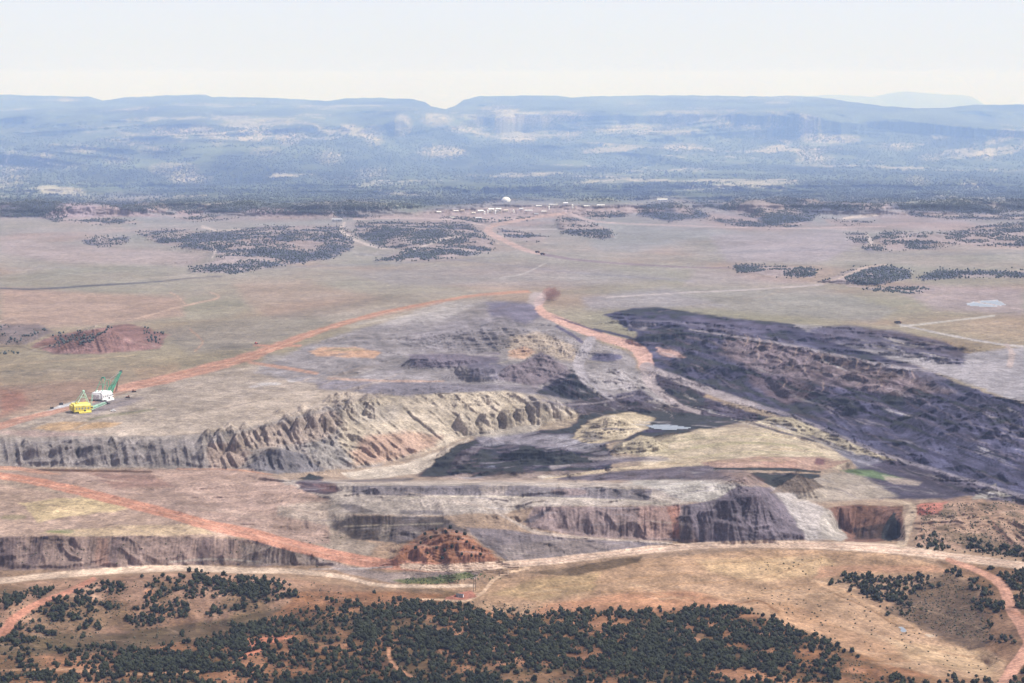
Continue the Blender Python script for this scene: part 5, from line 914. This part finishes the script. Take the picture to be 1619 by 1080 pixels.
# middle distance and far woods
mid = np.concatenate([offroad(scatter(p, n, th, 90., 220, 1.6)) for p, n, th in zip(WD, [260,4600,4000,9500,900,640,240,300,13000,3000,190,800,1100,800,420,600,4000,600,300,260,500,500,150,2500,300], [-.8,-.2,-.2,-.4,-.4,-.2,-.2,-.3,-.4,-.25,-.3,-.15,-.2,-.3,-.3,-.1,-.15,-.15,-.15,-.15,-.15,-.15,-.15,-.1,-.2])]
    + [offroad(scatter([(60,545),(85,528),(150,517),(180,518),(140,545),(90,552)], 150, -.2, 40, 5)), offroad(scatter([(225,515),(262,525),(250,548),(230,540)], 36, -1, 40, 5)), offroad(scatter([(-60,515),(60,514),(80,522),(20,545),(-60,548)], 90, -.1, 40, 5)), offroad(scatter([(0,556),(30,555),(30,560),(0,562)], 12, -1, 40, 5))])
shrub_mass("far_woodland", mid, 1.8, 4.0, LEAF3, "bluish juniper woods on the knolls across the valley", True)
mt_ = scatter([(-150,200),(1780,200),(1780,318),(-150,318)], 48000, -1, 100, 1, 0.0); hz0 = mt_[:, 1] + 20 * fbm(mt_[:, 2] / 420, mt_[:, 3] / 1400, 4, 33); mt_ = mt_[hz0 < 322]; pm_ = samp(pm[NT:NT + len(rows_f), 24:24 + ZF.shape[1]], mt_[:, 0], mt_[:, 1], -200, 176, 1.35, 1.35); mt_ = mt_[(pm_ < .25) & (fbm(mt_[:, 2] / 260, mt_[:, 3] / 260, 3, 77) > -.25)]
shrub_mass("mountain_woodland", mt_, 3, 6, LEAF3, "hazy blue woods covering the lower mountain front", True)
# loose bushes on the sandy slope: countable
BS = MB(); cv, cf = crown_arrays(71, 3, 30, I1); bush = raw_mesh("desert_shrub", cv, cf, mat("bush", (.06, .06, .04), .9, .1))
bp = scatter([(1250,950),(1400,975),(1500,1010),(1585,1046),(1560,1068),(1440,1058),(1320,1012),(1240,980)], 70, -1, 20, 3); bp = np.concatenate([bp, scatter([(1180,930),(1300,925),(1400,970),(1300,980),(1180,950)], 34, -1, 20, 3), scatter([(1180,880),(1330,885),(1300,910),(1190,905)], 22, -1, 20, 3)])
for k, p in enumerate(bp):
    o = bpy.data.objects.new("desert_shrub", bush); C.collection.objects.link(o); s = sz.uniform(.7, 1.5); o.location = (p[2], p[3], p[4] - .1); o.scale = (s, s, s * .8); o.rotation_euler = (0, 0, k)
    tag(o, "small dark bush dotted on the bare sandy slope right of the wood", "shrub", "bushes on the sandy slope")
# ------------------------------------------------------------------ dust and haze
def volume(name, col, dens, label, soft=None, absw=True):
    m = bpy.data.materials.new(name); m.use_nodes = True; n = m.node_tree; n.nodes.remove(n.nodes["Principled BSDF"]); v = n.nodes.new("ShaderNodeVolumePrincipled"); n.links.new(v.outputs[0], n.nodes["Material Output"].inputs["Volume"])
    v.inputs["Color"].default_value = (*col, 1); v.inputs["Density"].default_value = dens; v.inputs["Anisotropy"].default_value = 0.0
    if absw: v.inputs["Absorption Color"].default_value = (1, 1, 1, 1)
    if soft:
        tc = n.nodes.new("ShaderNodeTexCoord"); ln = n.nodes.new("ShaderNodeVectorMath"); ln.operation = 'LENGTH'; nz = n.nodes.new("ShaderNodeTexNoise"); nz.inputs["Scale"].default_value = 2.2; nz.inputs["Detail"].default_value = 3
        n.links.new(tc.outputs["Object"], ln.inputs[0]); n.links.new(tc.outputs["Object"], nz.inputs["Vector"])
        a = n.nodes.new("ShaderNodeMapRange"); a.inputs[1].default_value = 1.0; a.inputs[2].default_value = .1; a.inputs[3].default_value = 0; a.inputs[4].default_value = dens * 2; n.links.new(ln.outputs["Value"], a.inputs[0])
        c = n.nodes.new("ShaderNodeMapRange"); c.inputs[1].default_value = .35; c.inputs[2].default_value = .62; n.links.new(nz.outputs[0], c.inputs[0]); q = n.nodes.new("ShaderNodeMath"); q.operation = 'MULTIPLY'; n.links.new(a.outputs[0], q.inputs[0]); n.links.new(c.outputs[0], q.inputs[1]); n.links.new(q.outputs[0], v.inputs["Density"])
    return m
dv = raw_mesh("dust_plume", *I2, volume("dust", (.26, .15, .12), .045, None, True, False)); o = bpy.data.objects.new("dust_plume", dv); C.collection.objects.link(o); o.location = at(872, 474) + Vector((0, 0, 14)); o.scale = (24, 60, 17); tag(o, "dark dust plume drifting over the top of the haul road", "dust plume", None, "stuff")
sv = raw_mesh("smoke_bank", *ico(4), volume("smoke", SM_C, SM_D, None)); o = bpy.data.objects.new("smoke_bank", sv); C.collection.objects.link(o); o.location = (0, 14500, 100); o.scale = (34000, 7200, 1900); tag(o, "blue smoke bank added along the mountain front", "smoke", None, "stuff")  # added bank, bluing the mountains more than the even haze does
hb = MB().box(0, 14500, -60, 66000, 35000, 640); hz_ = hb.build("haze", volume("air", HZ_C, HZ_D, None)); hz_["kind"] = "stuff"; hz_["label"] = "thin blue haze filling the valley air"; hz_["category"] = "haze"
print("trees", len(rest), len(mid), len(mt_), "verts", NR * NC)
